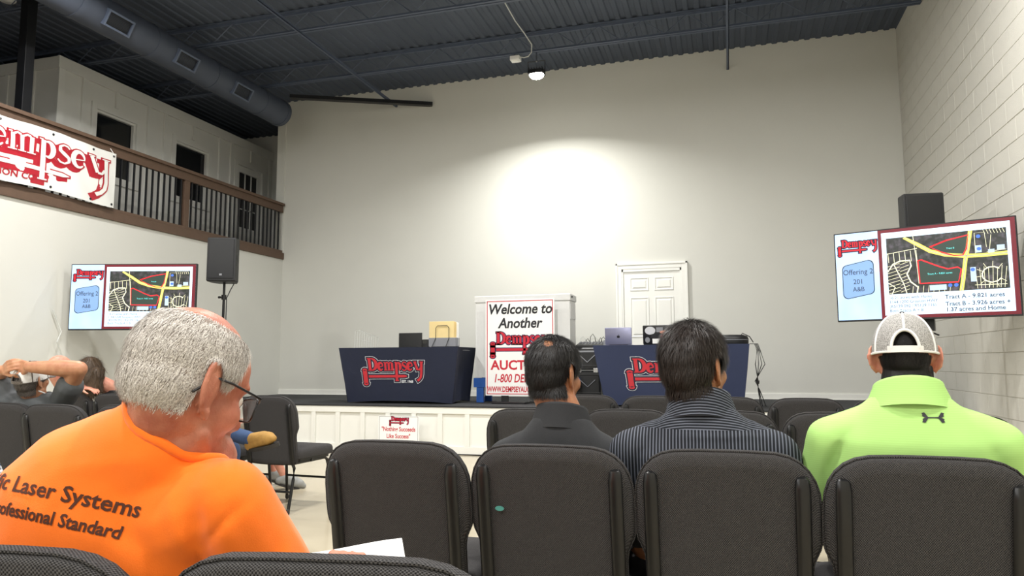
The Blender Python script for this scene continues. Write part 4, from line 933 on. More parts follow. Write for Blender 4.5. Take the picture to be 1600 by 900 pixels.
# ============================================================ PEOPLE
def rot(yaw, pitch=0, roll=0):
    """yaw: degrees right of +Y; pitch: nod down positive; roll: tilt to own right positive"""
    return Matrix.Rotation(-R(yaw), 3, 'Z') @ Matrix.Rotation(-R(pitch), 3, 'X') @ Matrix.Rotation(R(roll), 3, 'Y')
def head_parts(mb, c, M, k=1.0, nose=1.0, ear=25):
    c = Vector(c); M4 = M.to_4x4()
    def p(x, y, z): return c + M @ (Vector((x, y, z)) * k)
    def E(x, y, z, a, b, d, Rm=None): mb.ell(p(x, y, z), (a * k, b * k, d * k), M4 if Rm is None else M4 @ Rm.to_4x4())
    E(0, -.012, .036, .0765, .0985, .088); E(0, .02, .03, .068, .078, .082); E(0, -.03, .0, .07, .075, .07)
    E(0, .032, -.025, .0635, .062, .085); E(0, .03, -.07, .056, .056, .04)
    E(0, .072, -.1, .024, .02, .018)
    for s in (-1, 1):
        E(s * .036, .058, -.028, .026, .03, .03); mb.cap(p(s * .012, .087, .024), p(s * .046, .074, .024), .0105 * k, .009 * k)
        mb.cap(p(s * .048, .022, -.07), p(s * .03, .06, -.098), .015 * k, .015 * k)
        # ear: thin disc, helix rim, lobe
        bx = Vector((s * math.sin(R(ear)), -math.cos(R(ear)), 0)); o_ = Vector((s * .073, -.002, -.008))
        q_ = lambda u, z: p(*(o_ + bx * u + Vector((s * .0, .0, z)) + Vector((0, -.12 * z, 0))))
        mb.ell(q_(.013, .0), (.007 * k, .021 * k, .034 * k), M4 @ Matrix.Rotation(R(ear) * s, 3, 'Z').to_4x4())
        mb.chain([q_(.015 + .023 * math.cos(R(a)), .003 + .039 * math.sin(R(a))) for a in range(140, -120, -26)], [.0052 * k] * 10)
        mb.ell(q_(.009, -.036), (.007 * k, .009 * k, .012 * k), M4)
    mb.cap(p(0, .09, .012), p(0, .110 * nose, -.03), .0085 * k, .0125 * k)
    for s in (-1, 1): mb.cap(p(s * .011, .098, -.035), p(s * .007, .106, -.034), .009 * k, .009 * k)
    mb.cap(p(-.017, .084, -.064), p(.017, .084, -.064), .0085 * k, .0085 * k); mb.cap(p(-.014, .083, -.075), p(.014, .083, -.075), .009 * k, .009 * k)
def eyes(c, M, k, parent):
    c = Vector(c)
    for s in (-1, 1):
        e = MB().ell(c + M @ (Vector((s * .031, .074, .002)) * k), (.0135 * k,) * 3).build('eye', 'eye_white', parent, smooth=60)
        MB().ell(c + M @ (Vector((s * .031, .0845, .001)) * k), (.006 * k,) * 3).build('iris', 'iris', e, smooth=60)
def hand_parts(mb, w, d, palm_n, side, curl=25, k=1.0, spread=6):
    """w wrist, d finger direction, palm_n the way the palm faces, side +1 thumb on d x palm_n side"""
    w, d, nrm = Vector(w), Vector(d).normalized(), Vector(palm_n); nrm = (nrm - d * nrm.dot(d)).normalized(); l = d.cross(nrm) * side
    k *= 1.0
    for i, o in enumerate((-.03, -.01, .01, .03)): mb.cap(w + l * o * .6 * k, w + (d * .085 + l * o) * k, .015 * k, .0115 * k)
    for i, (o, L) in enumerate(((-.031, .062), (-.0105, .076), (.0105, .082), (.031, .074))):
        p = w + (d * .086 + l * o) * k; a = 0; dirv = (d + l * math.tan(R(spread * o / .03 * .5))).normalized()
        pts = [p]
        for s, f in enumerate((.45, .32, .26)):
            a += R(curl * (1 + .3 * s)); dd = dirv * math.cos(a) + nrm * math.sin(a); p = p + dd * L * f * k * 1.05; pts.append(p)
        mb.chain(pts, [.0092 * k, .0086 * k, .0078 * k, .0068 * k])
    p0 = w + (d * .02 + l * .028) * k; p1 = p0 + (d * .04 + l * .03 + nrm * .012) * k; p2 = p1 + (d * .034 + l * .008 + nrm * .012) * k; p3 = p2 + (d * .024 - l * .002 + nrm * .008) * k
    mb.chain([p0, p1, p2, p3], [.016 * k, .0115 * k, .0095 * k, .008 * k])
def mask_pick(me, c, M, k, fn):
    """local head coordinates (unit scale) of every vertex and the hair mask value"""
    v = vget(me); L = (v - np.array(c)) @ np.array(M) / k
    d = np.linalg.norm(L, axis=1); m = np.zeros(len(v)); near = d < .17
    m[near] = fn(L[near]); return v, L, m
def sstep(a, b, x): t = np.clip((x - a) / (b - a), 0, 1); return t * t * (3 - 2 * t)
def hair(parent, me, c, M, k, fn, thick, m_under, m_hair, n, length, width, comb, seed=1, lift=.25, name='hair', under=.3):
    """under layer grown from the scalp plus single strands lying along the comb direction"""
    v, L, mk = mask_pick(me, c, M, k, fn); nr = nget(me); g = np.random.default_rng(seed)
    nf = len(me.polygons); ls = np.empty(nf, np.int32); me.polygons.foreach_get('loop_total', ls); lst = np.empty(nf, np.int32); me.polygons.foreach_get('loop_start', lst)
    lv = np.empty(len(me.loops), np.int32); me.loops.foreach_get('vertex_index', lv)
    quads = lst[ls == 4]; Q = np.stack([lv[quads + i] for i in range(4)], 1)
    Q = Q[(mk[Q] > .02).all(1)]; QS = Q[(mk[Q] > under).all(1)]
    used = np.unique(QS); remap = -np.ones(len(v), np.int64); remap[used] = np.arange(len(used))
    sv = v[used] + nr[used] * (thick * np.clip(mk[used], 0, 1) - .0006)[:, None]
    hm = bpy.data.meshes.new(name); hm.from_pydata(sv.tolist(), [], remap[QS].tolist()); hm.update()
    hm.materials.append(MATS[m_under]); hm.shade_smooth()
    ho = bpy.data.objects.new(name, hm); COL.objects.link(ho); ho.parent = parent
    # strands
    w = mk[Q].mean(1); a = np.linalg.norm(np.cross(v[Q[:, 1]] - v[Q[:, 0]], v[Q[:, 3]] - v[Q[:, 0]]), axis=1) * np.clip(w, 0, 1); a /= a.sum()
    pick = g.choice(len(Q), n, p=a); r1, r2 = g.random(n)[:, None], g.random(n)[:, None]; q = Q[pick]
    def bil(A): return (A[q[:, 0]] * (1 - r1) + A[q[:, 1]] * r1) * (1 - r2) + (A[q[:, 3]] * (1 - r1) + A[q[:, 2]] * r1) * r2
    P = bil(v); NN = bil(nr); NN /= np.linalg.norm(NN, axis=1)[:, None]; LL = bil(L); mw = bil(mk[:, None])
    D = comb(LL) + g.normal(0, .22, (n, 3)); D = D @ np.array(M).T
    D -= NN * (D * NN).sum(1)[:, None]; D /= np.linalg.norm(D, axis=1)[:, None] + 1e-9
    S_ = np.cross(D, NN); ln = length * (.6 + .6 * g.random(n))[:, None] * np.clip(mw * 1.6, .35, 1)
    P = P + NN * thick * np.clip(mw, 0, 1) * (.3 + .7 * g.random(n)[:, None])
    lf = lift * (.5 + g.random(n))[:, None]
    p1 = P + D * ln * .5 + NN * ln * .5 * lf; p2 = P + D * ln + NN * ln * lf * .55; wd = width * (.7 + .6 * g.random(n))[:, None]
    V = np.stack([P - S_ * wd, P + S_ * wd, p1 - S_ * wd * .9, p1 + S_ * wd * .9, p2], 1).reshape(-1, 3)
    b = np.arange(n)[:, None] * 5
    F4 = (b + np.array([0, 1, 3, 2])).tolist(); F3 = (b + np.array([2, 3, 4])).tolist()
    sm = bpy.data.meshes.new('hair_strands'); sm.from_pydata(V.tolist(), [], F4 + F3); sm.update(); sm.materials.append(MATS[m_hair]); sm.shade_smooth()
    so = bpy.data.objects.new('hair_strands', sm); COL.objects.link(so); so.parent = ho; so['kind'] = 'stuff'
    return ho
def wrinkle(me, amp, scale, stretch=(1, 1, 1), folds=()):
    v = vget(me); nr = nget(me); out = v.copy(); st = Vector(stretch)
    d = np.array([noise.noise(Vector((p[0] * scale * st[0], p[1] * scale * st[1], p[2] * scale * st[2]))) + .5 * noise.noise(Vector((p[0] * scale * 2.3 * st[0] + 7, p[1] * scale * 2.3 * st[1], p[2] * scale * 2.3 * st[2]))) for p in v]) * amp
    if folds:
        bv = BVHTree.FromPolygons(v.tolist(), [tuple(p.vertices) for p in me.polygons])
    for p0, p1, w, a in folds:
        line = []
        for q in range(9):      # the fold line laid onto the cloth from behind
            p = Vector(p0).lerp(Vector(p1), q / 8); h = bv.ray_cast(p - Vector((0, .4, 0)), Vector((0, 1, 0)))
            if h[0] is not None: line.append(np.array(h[0]))
        best = np.full(len(v), 1e9); pos = np.zeros(len(v))
        for i in range(len(line) - 1):
            t = line[i + 1] - line[i]; u = np.clip(((v - line[i]) @ t) / (t @ t + 1e-12), 0, 1); dist = np.linalg.norm(v - line[i] - u[:, None] * t, axis=1)
            m = dist < best; best[m] = dist[m]; pos[m] = ((i + u) / (len(line) - 1))[m]
        d += a * np.exp(-(best / w) ** 2) * np.clip(3 * np.minimum(pos, 1 - pos), 0, 1)
    vset(me, v + nr * d[:, None])
class Person:
    """A seated or leaning figure from joints; skin, shirt and trousers are continuous voxel skins."""
    def __init__(s, label, base, vox=.006):
        s.root = thing('person', label, 'person', base); s.base = Vector(base); s.sk = MB(); s.sh = MB(); s.pa = MB(); s.vox = vox
    def loc(s, me): me.transform(Matrix.Translation(-s.base)); return me
    def arm(s, sh, el, wr, sleeve=.6, rs=(.062, .052), skin=(.05, .043, .036, .028), long=False):
        sh, el, wr = Vector(sh), Vector(el), Vector(wr)
        s.sk.cap(sh, el, skin[0], skin[1] * .92); m = el.lerp(wr, .3); s.sk.chain([el, m, wr], [skin[1] * .95, skin[1], skin[3]])
        if long: s.sh.cap(sh, el, rs[0], rs[1]); s.sh.cap(el, wr, rs[1], rs[1] * .8)
        else: s.sh.cap(sh, sh.lerp(el, sleeve), rs[0], rs[1] * 1.12)
    def leg(s, hip, knee, ank, toe, bare=0, shoe='rubber', r=(.088, .068, .052, .042), shoe_w=.045):
        hip, knee, ank, toe = map(Vector, (hip, knee, ank, toe))
        if bare:
            s.pa.cap(hip, hip.lerp(knee, .9), r[0], r[1] * 1.08); s.sk.cap(hip.lerp(knee, .6), knee, r[1] * .85, r[1] * .82)
            s.sk.chain([knee, knee.lerp(ank, .3), ank], [r[1] * .8, r[2] * .95, r[3] * .72]); s.sk.cap(ank, ank.lerp(toe, .6), .035, .03)
        else:
            s.pa.chain([hip, knee, knee.lerp(ank, .35), ank], [r[0], r[1], r[2] * 1.05, r[3] * 1.1])
            s.sk.cap(knee.lerp(ank, .7), ank, .034, .03)
        s.sk.chain([hip, knee, knee.lerp(ank, .4), ank], [r[0] * .7, r[1] * .72, r[2] * .8, .032])
        d = (toe - ank); d.normalize(); dn = (ank - knee).normalized(); dn = (dn - d * dn.dot(d)).normalized()
        b = MB(); hl = ank - d * .03 + dn * .035
        b.cap(ank, hl, .043, .04); b.cap(hl, toe + dn * .012 - d * .04, .04, shoe_w * .95); b.cap(toe + dn * .012 - d * .05, toe + dn * .018, shoe_w, shoe_w * .55); b.cap(ank, toe + dn * .0 - d * .08, .042, shoe_w * .9)
        me = s.loc(voxel(b, .006, 4)); o = link('shoe', me, shoe, s.root, smooth=70, fix=False)
        so = MB(); sd = d.cross(dn).normalized(); ring = []
        for q in range(20):
            a = 2 * math.pi * q / 20; ring.append((hl + toe) / 2 + d * (math.cos(a) * ((toe - hl).length / 2 + .035)) + sd * math.sin(a) * .046)
        so.rings([[p - s.base + dn * t for p in ring] for t in (.034, .056)]); so.build('sole', 'rubber', o, smooth=40)
    def finish(s, skin, shirt=None, trousers=None, svox=.008, ssm=10, amp=.004, scale=9, stretch=(1, 1, .6), folds=(), pamp=.003):
        me = voxel(s.sk, s.vox, 5); s.body_world = me.copy(); s.body = link('body', s.loc(me), skin, s.root, smooth=180, fix=False)
        s.body.data.shade_smooth()
        if shirt:
            me = voxel(s.sh, svox, ssm); wrinkle(me, amp, scale, stretch, folds); s.shirt_world = me.copy()
            s.shirt = link('shirt', s.loc(me), shirt, s.root, fix=False); s.shirt.data.shade_smooth()
        if trousers and s.pa.v:
            me = voxel(s.pa, .009, 8); wrinkle(me, pamp, 12); s.trousers = link('trousers', s.loc(me), trousers, s.root, fix=False); s.trousers.data.shade_smooth()
        return s
    def part(s, name, mb, m, parent=None, smooth=60, vox=0, sm=4):
        if vox: me = voxel(mb, vox, sm)
        else: me = mb.mesh(name); fix_normals(me)
        o = link(name, s.loc(me), m, parent or s.root, fix=False); o.data.shade_smooth()
        if smooth < 180 and not vox: o.data.set_sharp_from_angle(angle=R(smooth))
        return o
    def hair(s, c, M, k, fn, *a, **kw):
        return hair(s.root, s.body.data, Vector(c) - s.base, M, k, fn, *a, **kw)
def project_print(s, name, vf, fmap, direction, m, off=.0015, maxlen=.006):
    """print lying on the shirt: flat lettering dropped along a direction onto the cloth"""
    vv, ff = vf; bm = bmesh.new(); vs = [bm.verts.new((a, b, 0)) for a, b in vv]
    for f in ff:
        try: bm.faces.new([vs[i] for i in f])
        except ValueError: pass
    bmesh.ops.triangulate(bm, faces=bm.faces)
    sc = (fmap(1, 0) - fmap(0, 0)).length
    for _ in range(4):
        ed = [e for e in bm.edges if e.calc_length() * sc > maxlen]
        if not ed: break
        bmesh.ops.subdivide_edges(bm, edges=ed, cuts=1); bmesh.ops.triangulate(bm, faces=bm.faces)
    bv = BVHTree.FromPolygons([v.co for v in s.shirt_world.vertices], [tuple(p.vertices) for p in s.shirt_world.polygons])
    d = Vector(direction).normalized(); bad = []
    for v in bm.verts:
        p = fmap(v.co.x, v.co.y); h = bv.ray_cast(p - d * .3, d)
        if h[0] is None: bad.append(v); continue
        v.co = h[0] + h[1] * off if h[1].dot(d) < 0 else h[0] - h[1] * off
    if bad: bmesh.ops.delete(bm, geom=bad, context='VERTS')
    me = bpy.data.meshes.new(name); bm.to_mesh(me); bm.free()
    return link(name, s.loc(me), m, s.shirt, fix=False)
def glasses(s, c, M, k, m='frame_black'):
    c = Vector(c); p = lambda x, y, z: c + M @ (Vector((x, y, z)) * k)
    g = bpy.data.objects.new('glasses', None); COL.objects.link(g); g.parent = s.root
    for sx in (-1, 1):
        pts = [p(sx * (.034 + .026 * math.copysign(abs(math.cos(a)) ** .6, math.cos(a))), .108 - .012 * abs(math.cos(a)) * (1 if math.cos(a) > 0 else .1), -.004 + .02 * math.copysign(abs(math.sin(a)) ** .6, math.sin(a))) for a in [2 * math.pi * q / 24 for q in range(25)]]
        s.part('rim', MB().tube(pts, .0016 * k, 6), m, g); s.part('lens', MB().add(pts[:-1], [tuple(range(24))]), 'lens', g)
        s.part('temple', MB().tube([p(sx * .061, .098, .008), p(sx * .077, .085, .012), p(sx * .081, .02, .014), p(sx * .082, -.012, .012), p(sx * .083, -.03, -.004), p(sx * .08, -.045, -.022)], .0021 * k, 6), m, g)
    s.part('bridge', MB().tube([p(-.009, .108, .004), p(0, .113, .008), p(.009, .108, .004)], .0016 * k, 6), m, g)
DOWN = lambda L: np.tile([0, -.25, -1.0], (len(L), 1))
def swirl(L):
    out = np.stack([L[:, 0] * 1.0 + .25 * L[:, 1], (L[:, 1] + .04) * 1.0 - .25 * L[:, 0], np.full(len(L), -.09)], 1); return out / (np.linalg.norm(out, axis=1)[:, None] + 1e-6)
def smoothjoin(a): return a

# ------------------------------------------------------------ man in the orange T-shirt (foreground)
az = -10; f2 = Vector((math.sin(R(az)), math.cos(R(az)), 0)); rt = Vector((math.cos(R(az)), -math.sin(R(az)), 0)); Zu = Vector((0, 0, 1))
b1 = Vector((-1.0, 1.12, 0)); P = Person('seated man in an orange T-shirt with grey hair and glasses, looking down, in front', b1, .0048)
HC = Vector((-.868, 1.015, 1.085)); HM = rot(12, 22, 3); HK = 1.03
head_parts(P.sk, HC, HM, HK, 1.06)
c7 = Vector((-.915, .985, 1.0))
P.sk.chain([HC + HM @ Vector((0, -.012, -.03)), Vector((-.895, 1.025, 1.025)), c7 + Vector((.0, .055, -.03)), c7 + Vector((-.02, .08, -.1))], [.070, .071, .074, .08])
P.sk.cap(HC + HM @ Vector((0, .03, -.08)), c7 + Vector((.02, .09, -.05)), .055, .07)
spine = [(Vector((-1.06, 1.08, .46)), .20, .15), (Vector((-1.06, 1.08, .56)), .225, .165), (Vector((-1.045, 1.055, .68)), .225, .16), (Vector((-1.02, 1.03, .79)), .222, .15), (Vector((-.99, 1.03, .88)), .215, .135), (Vector((-.97, 1.03, .932)), .17, .118), (Vector((-.945, 1.025, .962)), .12, .102), (Vector((-.918, 1.022, .988)), .094, .09), (Vector((-.908, 1.032, 1.006)), .086, .083)]
P.sh.loft(spine, rt); P.sk.loft([(c, a * .85, b_ * .8) for c, a, b_ in spine[1:-1]], rt)
shR, shL = Vector((-.785, 1.02, .895)), Vector((-1.22, 1.09, .885))
elR, elL = Vector((-.735, 1.14, .66)), Vector((-1.33, 1.22, .66)); wrR, wrL = Vector((-.77, 1.36, .70)), Vector((-1.05, 1.42, .68))
P.arm(shR, elR, wrR, .82, (.074, .072), (.056, .047, .038, .031)); P.arm(shL, elL, wrL, .82, (.074, .072), (.056, .047, .038, .031))
P.sh.cap(c7 + Vector((0, .05, -.085)), shR, .068, .07); P.sh.cap(c7 + Vector((-.02, .06, -.085)), shL, .066, .07)
P.sh.cap(Vector((-.88, 1.03, .86)), shR, .105, .07); P.sh.cap(Vector((-1.1, 1.05, .86)), shL, .11, .072)
hand_parts(P.sk, wrR, (-.3, .8, .1), (-.2, .2, -1), -1, 30, 1.02); hand_parts(P.sk, wrL, (.6, .6, .1), (.1, .2, -1), 1, 30, 1.02)
for s_, hx in ((1, .1), (-1, -.1)):
    hip = b1 + rt * hx + Vector((-.04, -.02, .54)); kn = hip + f2 * .45 + rt * s_ * .06 + Zu * .03; an = Vector((kn.x, kn.y + .02, .1)); P.leg(hip, kn, an, an + f2 * .18 - Zu * .06)
P.finish('skin_ruddy', 'cotton_orange', 'khaki', svox=.007, ssm=9, amp=.0035, scale=7, stretch=(1, 1, .8), folds=[((-.70, .9, .935), (-.785, .9, .835), .007, -.005), ((-.785, .9, .93), (-.80, .9, .79), .018, -.008), ((-.745, .9, .90), (-.75, .9, .77), .016, .006), ((-.70, .9, .90), (-.69, .9, .76), .013, .005), ((-.92, .9, .90), (-.82, .9, .78), .018, -.004), ((-.85, .9, .94), (-.79, .9, .80), .012, .003), ((-1.02, .9, .955), (-.86, .9, .975), .012, .0025)])
eyes(HC - b1, HM, HK, P.root)
def fn1(L):
    x, y, z = L[:, 0], L[:, 1], L[:, 2]
    bald = sstep(.084, .106, z + .06 * (y + .05)); nape = sstep(-.066, -.018, z); front = 1 - sstep(.015, .04, y + .35 * np.clip(z - .01, -.2, .1) * -1)
    ear = (1 - sstep(.0755, .080, np.abs(x)) * (np.abs(z + .005) < .055)) * (1 - np.exp(-(((np.abs(x) - .08) / .02) ** 2 + ((y + .006) / .022) ** 2 + ((z + .012) / .034) ** 2)) * 1.5)
    side = np.where(y > -.028, sstep(-.005, .02, z), 1.0)
    return np.clip(nape * front * (1 - bald) * np.clip(ear, 0, 1) * side, 0, 1)
P.hair(HC, HM, HK, fn1, .0075, 'hair_under_grey', 'hair_grey', 26000, .021, .00042, lambda L: np.stack([L[:, 0] * 1.5, np.full(len(L), -.28), np.full(len(L), -1.0)], 1), lift=.22)
glasses(P, HC, HM, HK)
# crew collar band, laid where shirt and neck meet
bs = BVHTree.FromPolygons([q.co for q in P.shirt_world.vertices], [tuple(q.vertices) for q in P.shirt_world.polygons])
bb = BVHTree.FromPolygons([q.co for q in P.body_world.vertices], [tuple(q.vertices) for q in P.body_world.polygons])
ring = []
for q in range(27):
    a = R(150 + 240 * q / 26); dv = (rt * math.cos(a) + f2 * math.sin(a)).normalized(); hit = None
    for k in range(90):
        ax = Vector((-.885, 1.03, 1.075)).lerp(Vector((-.92, 1.045, .90)), k / 89); hs = bs.ray_cast(ax + dv * .2, -dv, .2); hb_ = bb.ray_cast(ax + dv * .2, -dv, .2)
        if hs[0] is not None and (hb_[0] is None or hs[3] < hb_[3]): hit = hs[0]; break
    if hit is not None: ring.append(hit + dv * .002)
for _ in range(3): ring = [ring[0]] + [(ring[i - 1] + ring[i] * 2 + ring[i + 1]) / 4 for i in range(1, len(ring) - 1)] + [ring[-1]]
P.part('collar', MB().tube(ring, .0085, 10, sx=.75), 'cotton_orange', P.shirt)
# printing across the shoulders
dirp = (f2 * 1 - Zu * .35 ).normalized()
up = (Zu * .80 + f2 * .45 + rt * .10).normalized(); rgt = (rt * 1 - Zu * .17).normalized()
o1 = Vector((-1.035, .9, .915)); F1 = lambda u, v: o1 + rgt * u + up * v
for nm, tx, sz, vv_, sxx in (('company_print', 'Pacific Laser Systems', .034, 0, 1.12), ('slogan_print', 'The Professional Standard', .027, -.036, 1.0)):
    project_print(P, nm, text_mesh(tx, sz, bold=.0007, sx=sxx, align='CENTER', res=2), lambda u, v, q=vv_: F1(u, v + q), dirp, 'print_brown')
ORANGE = P
o = thing('paper_sheet', 'white paper sheet held by the man in the orange T-shirt', 'paper', (-.775, 1.42, .697), R(28))
MB().add([(x, y, .012 * math.sin(x * 12) + .05 * y) for y in (-.14, 0, .14) for x in np.linspace(-.108, .108, 9)] , [(j * 9 + i, j * 9 + i + 1, (j + 1) * 9 + i + 1, (j + 1) * 9 + i) for j in range(2) for i in range(8)]).build('sheet', 'paper', o, smooth=60)
MB().add([(x, y - .005, .012 * math.sin(x * 12) + .05 * y - .004) for y in (-.14, 0, .14) for x in np.linspace(-.108, .108, 9)] , [(j * 9 + i, j * 9 + i + 1, (j + 1) * 9 + i + 1, (j + 1) * 9 + i) for j in range(2) for i in range(8)]).build('under_sheet', 'paper', o, smooth=60)

# ------------------------------------------------------------ three men in the near row, seen from behind
def sitter(label, x, y, c7z, hc, hm, hk, shw, skinm, shirt, trous, az=0, girth=1.0, long=False, vox=.006, dx=0, ear=25, **kw):
    b = Vector((x, y, 0)); S_ = Person(label, b, vox); f = Vector((math.sin(R(az)), math.cos(R(az)), 0)); r = Vector((math.cos(R(az)), -math.sin(R(az)), 0))
    c7 = b + f * -.06 + Zu * c7z + r * dx; g = girth
    sp = [(b + Zu * .47 + f * .06, .17 * g, .11 * g), (b + Zu * .54 + f * .055, .18 * g, .125 * g), (b + Zu * (.45 + (c7z - .45) * .45) + f * .02 + r * dx * .4, .18 * g, .12 * g), (b + Zu * (c7z - .24) - f * .02 + r * dx * .7, shw * .86, .122 * g), (b + Zu * (c7z - .14) - f * .03 + r * dx, shw * .80, .108 * g), (b + Zu * (c7z - .065) - f * .032 + r * dx, shw * .56, .088), (b + Zu * (c7z - .01) - f * .03 + r * dx, .085, .07)]
    S_.sh.loft(sp, r); S_.sk.loft([(c, a * .85, q * .8) for c, a, q in sp[1:-1]], r)
    head_parts(S_.sk, hc, hm, hk, ear=ear); hc = Vector(hc)
    S_.sk.chain([hc + hm @ Vector((0, -.02, -.05)), c7 + f * .045 - Zu * .01, c7 + f * .05 - Zu * .08], [.066 * hk, .069, .078]); S_.sk.cap(hc + hm @ Vector((0, .03, -.08)), c7 + f * .07 - Zu * .05, .045, .06)
    for s_ in (1, -1):
        sh = b + r * (s_ * (shw - .045) + dx) + Zu * (c7z - .15) - f * .03; el = sh + r * s_ * .06 + f * .08 - Zu * .27; wr = el + f * .2 - r * s_ * .1 - Zu * .0 + Zu * .02
        S_.arm(sh, el, wr, .75, (.064 * g, .06), long=long); S_.sh.cap(c7 + f * .03 - Zu * .065, sh, .06, .064 * g)
        hand_parts(S_.sk, wr, f - r * s_ * .4 - Zu * .1, -Zu, -s_, 28)
        hip = b + r * s_ * .1 + Zu * .535 + f * .04; kn = hip + f * .43 + r * s_ * .05 - Zu * .01; an = Vector((kn.x, kn.y, .1)) + f * .03; S_.leg(hip, kn, an, an + f * .17 - Zu * .06)
    S_.c7 = c7; S_.f = f; S_.r = r
    S_.finish(skinm, shirt, trous, **kw); eyes(hc - b, hm, hk, S_.root); return S_
def collar(S_, cc, f, r, m, rx=.078, ry=.072, h=.035, tilt=.35, thick=.006):
    rings = []
    for k, (dz, gx) in enumerate(((-.042, 1.31), (-.012, 1.16), (.0, 1.13), (h * .8, 1.0), (h, .985), (h * .9, .93), (0, .97))):
        ring = []
        for q in range(28):
            a = 2 * math.pi * q / 28; ring.append(cc + r * math.cos(a) * rx * gx + f * math.sin(a) * ry * gx + Zu * (dz - tilt * math.sin(a) * ry))
        rings.append(ring)
    return S_.part('collar', MB().rings(rings, cap=False), m, S_.shirt, smooth=180)
def full_hair(thin=None, nape=-.065, front=.055):
    def fn(L):
        x, y, z = L[:, 0], L[:, 1], L[:, 2]
        n_ = sstep(nape - .012, nape + .012, z + .0 * y); fr = 1 - sstep(front - .02, front + .012, y - .55 * np.clip(z - .03, -.1, .09))
        ear = (1 - sstep(.0755, .080, np.abs(x)) * (np.abs(z + .005) < .055)) * (1 - np.exp(-(((np.abs(x) - .08) / .02) ** 2 + ((y + .006) / .022) ** 2 + ((z + .012) / .032) ** 2)) * 1.5)
        side = np.where(y > -.035, sstep(-.012, .012, z), 1.0)
        m = n_ * fr * np.clip(ear, 0, 1) * side
        if thin is not None: m = m * (1 - thin[3] * np.exp(-(((L - np.array(thin[:3])) / thin[4]) ** 2).sum(1)))
        return np.clip(m, 0, 1)
    return fn
# man in black
H2 = Vector((-.562, 2.375, 1.082)); M2 = rot(22, 4, 0)
A = sitter('man in a black collared shirt with thinning black hair, seen from behind', -.53, 2.36, .957, H2, M2, 1.0, .235, 'skin_tan', 'cotton_charcoal', 'khaki', az=2, amp=.004, scale=8)
A.hair(H2, M2, 1.0, full_hair((.022, -.072, .092, .8, .042), nape=-.07), .009, 'hair_under_dark', 'hair_black', 17000, .026, .0006, lambda L: swirl(L) + DOWN(L) * .7, seed=2, lift=.3, under=.28)
collar(A, A.c7 + A.f * .045 + Zu * -.022, A.f, A.r, 'cotton_charcoal', .086, .078, .036)
# man in the striped shirt
H3 = Vector((-.104, 2.315, 1.105)); M3 = rot(28, 0, -2)
B_ = sitter('man in a dark striped shirt with full dark hair, seen from behind', -.03, 2.32, 1.0, H3, M3, 1.08, .255, 'skin_tan', 'shirt_stripe', 'denim', az=0, girth=1.08, long=True, dx=-.06, amp=.006, scale=8, folds=[((-.2, 2.2, .905), (.14, 2.2, .905), .01, .004)])
B_.hair(H3, M3, 1.08, full_hair((-.02, -.098, .055, .5, .022), nape=-.075, front=.06), .013, 'hair_under_dark', 'hair_brown', 24000, .036, .0007, lambda L: swirl(L) * .9 + DOWN(L) * .75, seed=3, lift=.34)
collar(B_, B_.c7 + B_.f * .045 + Zu * -.018, B_.f, B_.r, 'shirt_stripe', .09, .082, .04)
# man in the lime polo and cap
H4 = Vector((.478, 2.32, 1.135)); M4_ = rot(10, 4, 0)
Cm = sitter('man in a lime green polo wearing a white mesh cap, seen from behind', .475, 2.30, 1.045, H4, M4_, .93, .25, 'skin_fair', 'polo_green', 'khaki', az=4, girth=1.08, ear=44, amp=.0035, scale=7, folds=[((.24, 2.2, .78), (.30, 2.19, .93), .012, -.006)])
Cm.hair(H4, M4_, .93, lambda L: full_hair(None, nape=-.085)(L) * (1 - sstep(.07, .085, L[:, 2])) * np.where((L[:, 2] > .004) & ((np.abs(L[:, 0]) > .038) | (L[:, 1] > -.05)), 0, 1), .003, 'hair_under_dark', 'hair_black', 12000, .022, .0005, DOWN, seed=4, lift=.08)
collar(Cm, Cm.c7 + Cm.f * .04 + Zu * -.028, Cm.f, Cm.r, 'polo_green', .09, .083, .034, tilt=.4)
def lg4(u, v): return Vector((.503, 2.1, .972)) + Cm.r * u + Zu * v
uv = [(-.026, .013)]; vs, fs_ = [], []
def addp(pts):
    o = len(vs); vs.extend(pts); fs_.append(tuple(range(o, o + len(pts))))
for s in (1, -1):
    for t_ in (1, -1):
        addp([(s * .004, t_ * .0012), (s * .012, t_ * .0016), (s * .020, t_ * .0135), (s * .027, t_ * .0115), (s * .0245, t_ * .006), (s * .0265, t_ * .004), (s * .0205, t_ * .0005), (s * .0135, -t_ * .0004), (s * .004, -t_ * .0004)][::s * t_])
addp([(-.008, -.0013), (.008, -.0013), (.008, .0013), (-.008, .0013)])
project_print(Cm, 'chest_emblem', (vs, fs_), lg4, Cm.f, 'ink', .0015, .004)
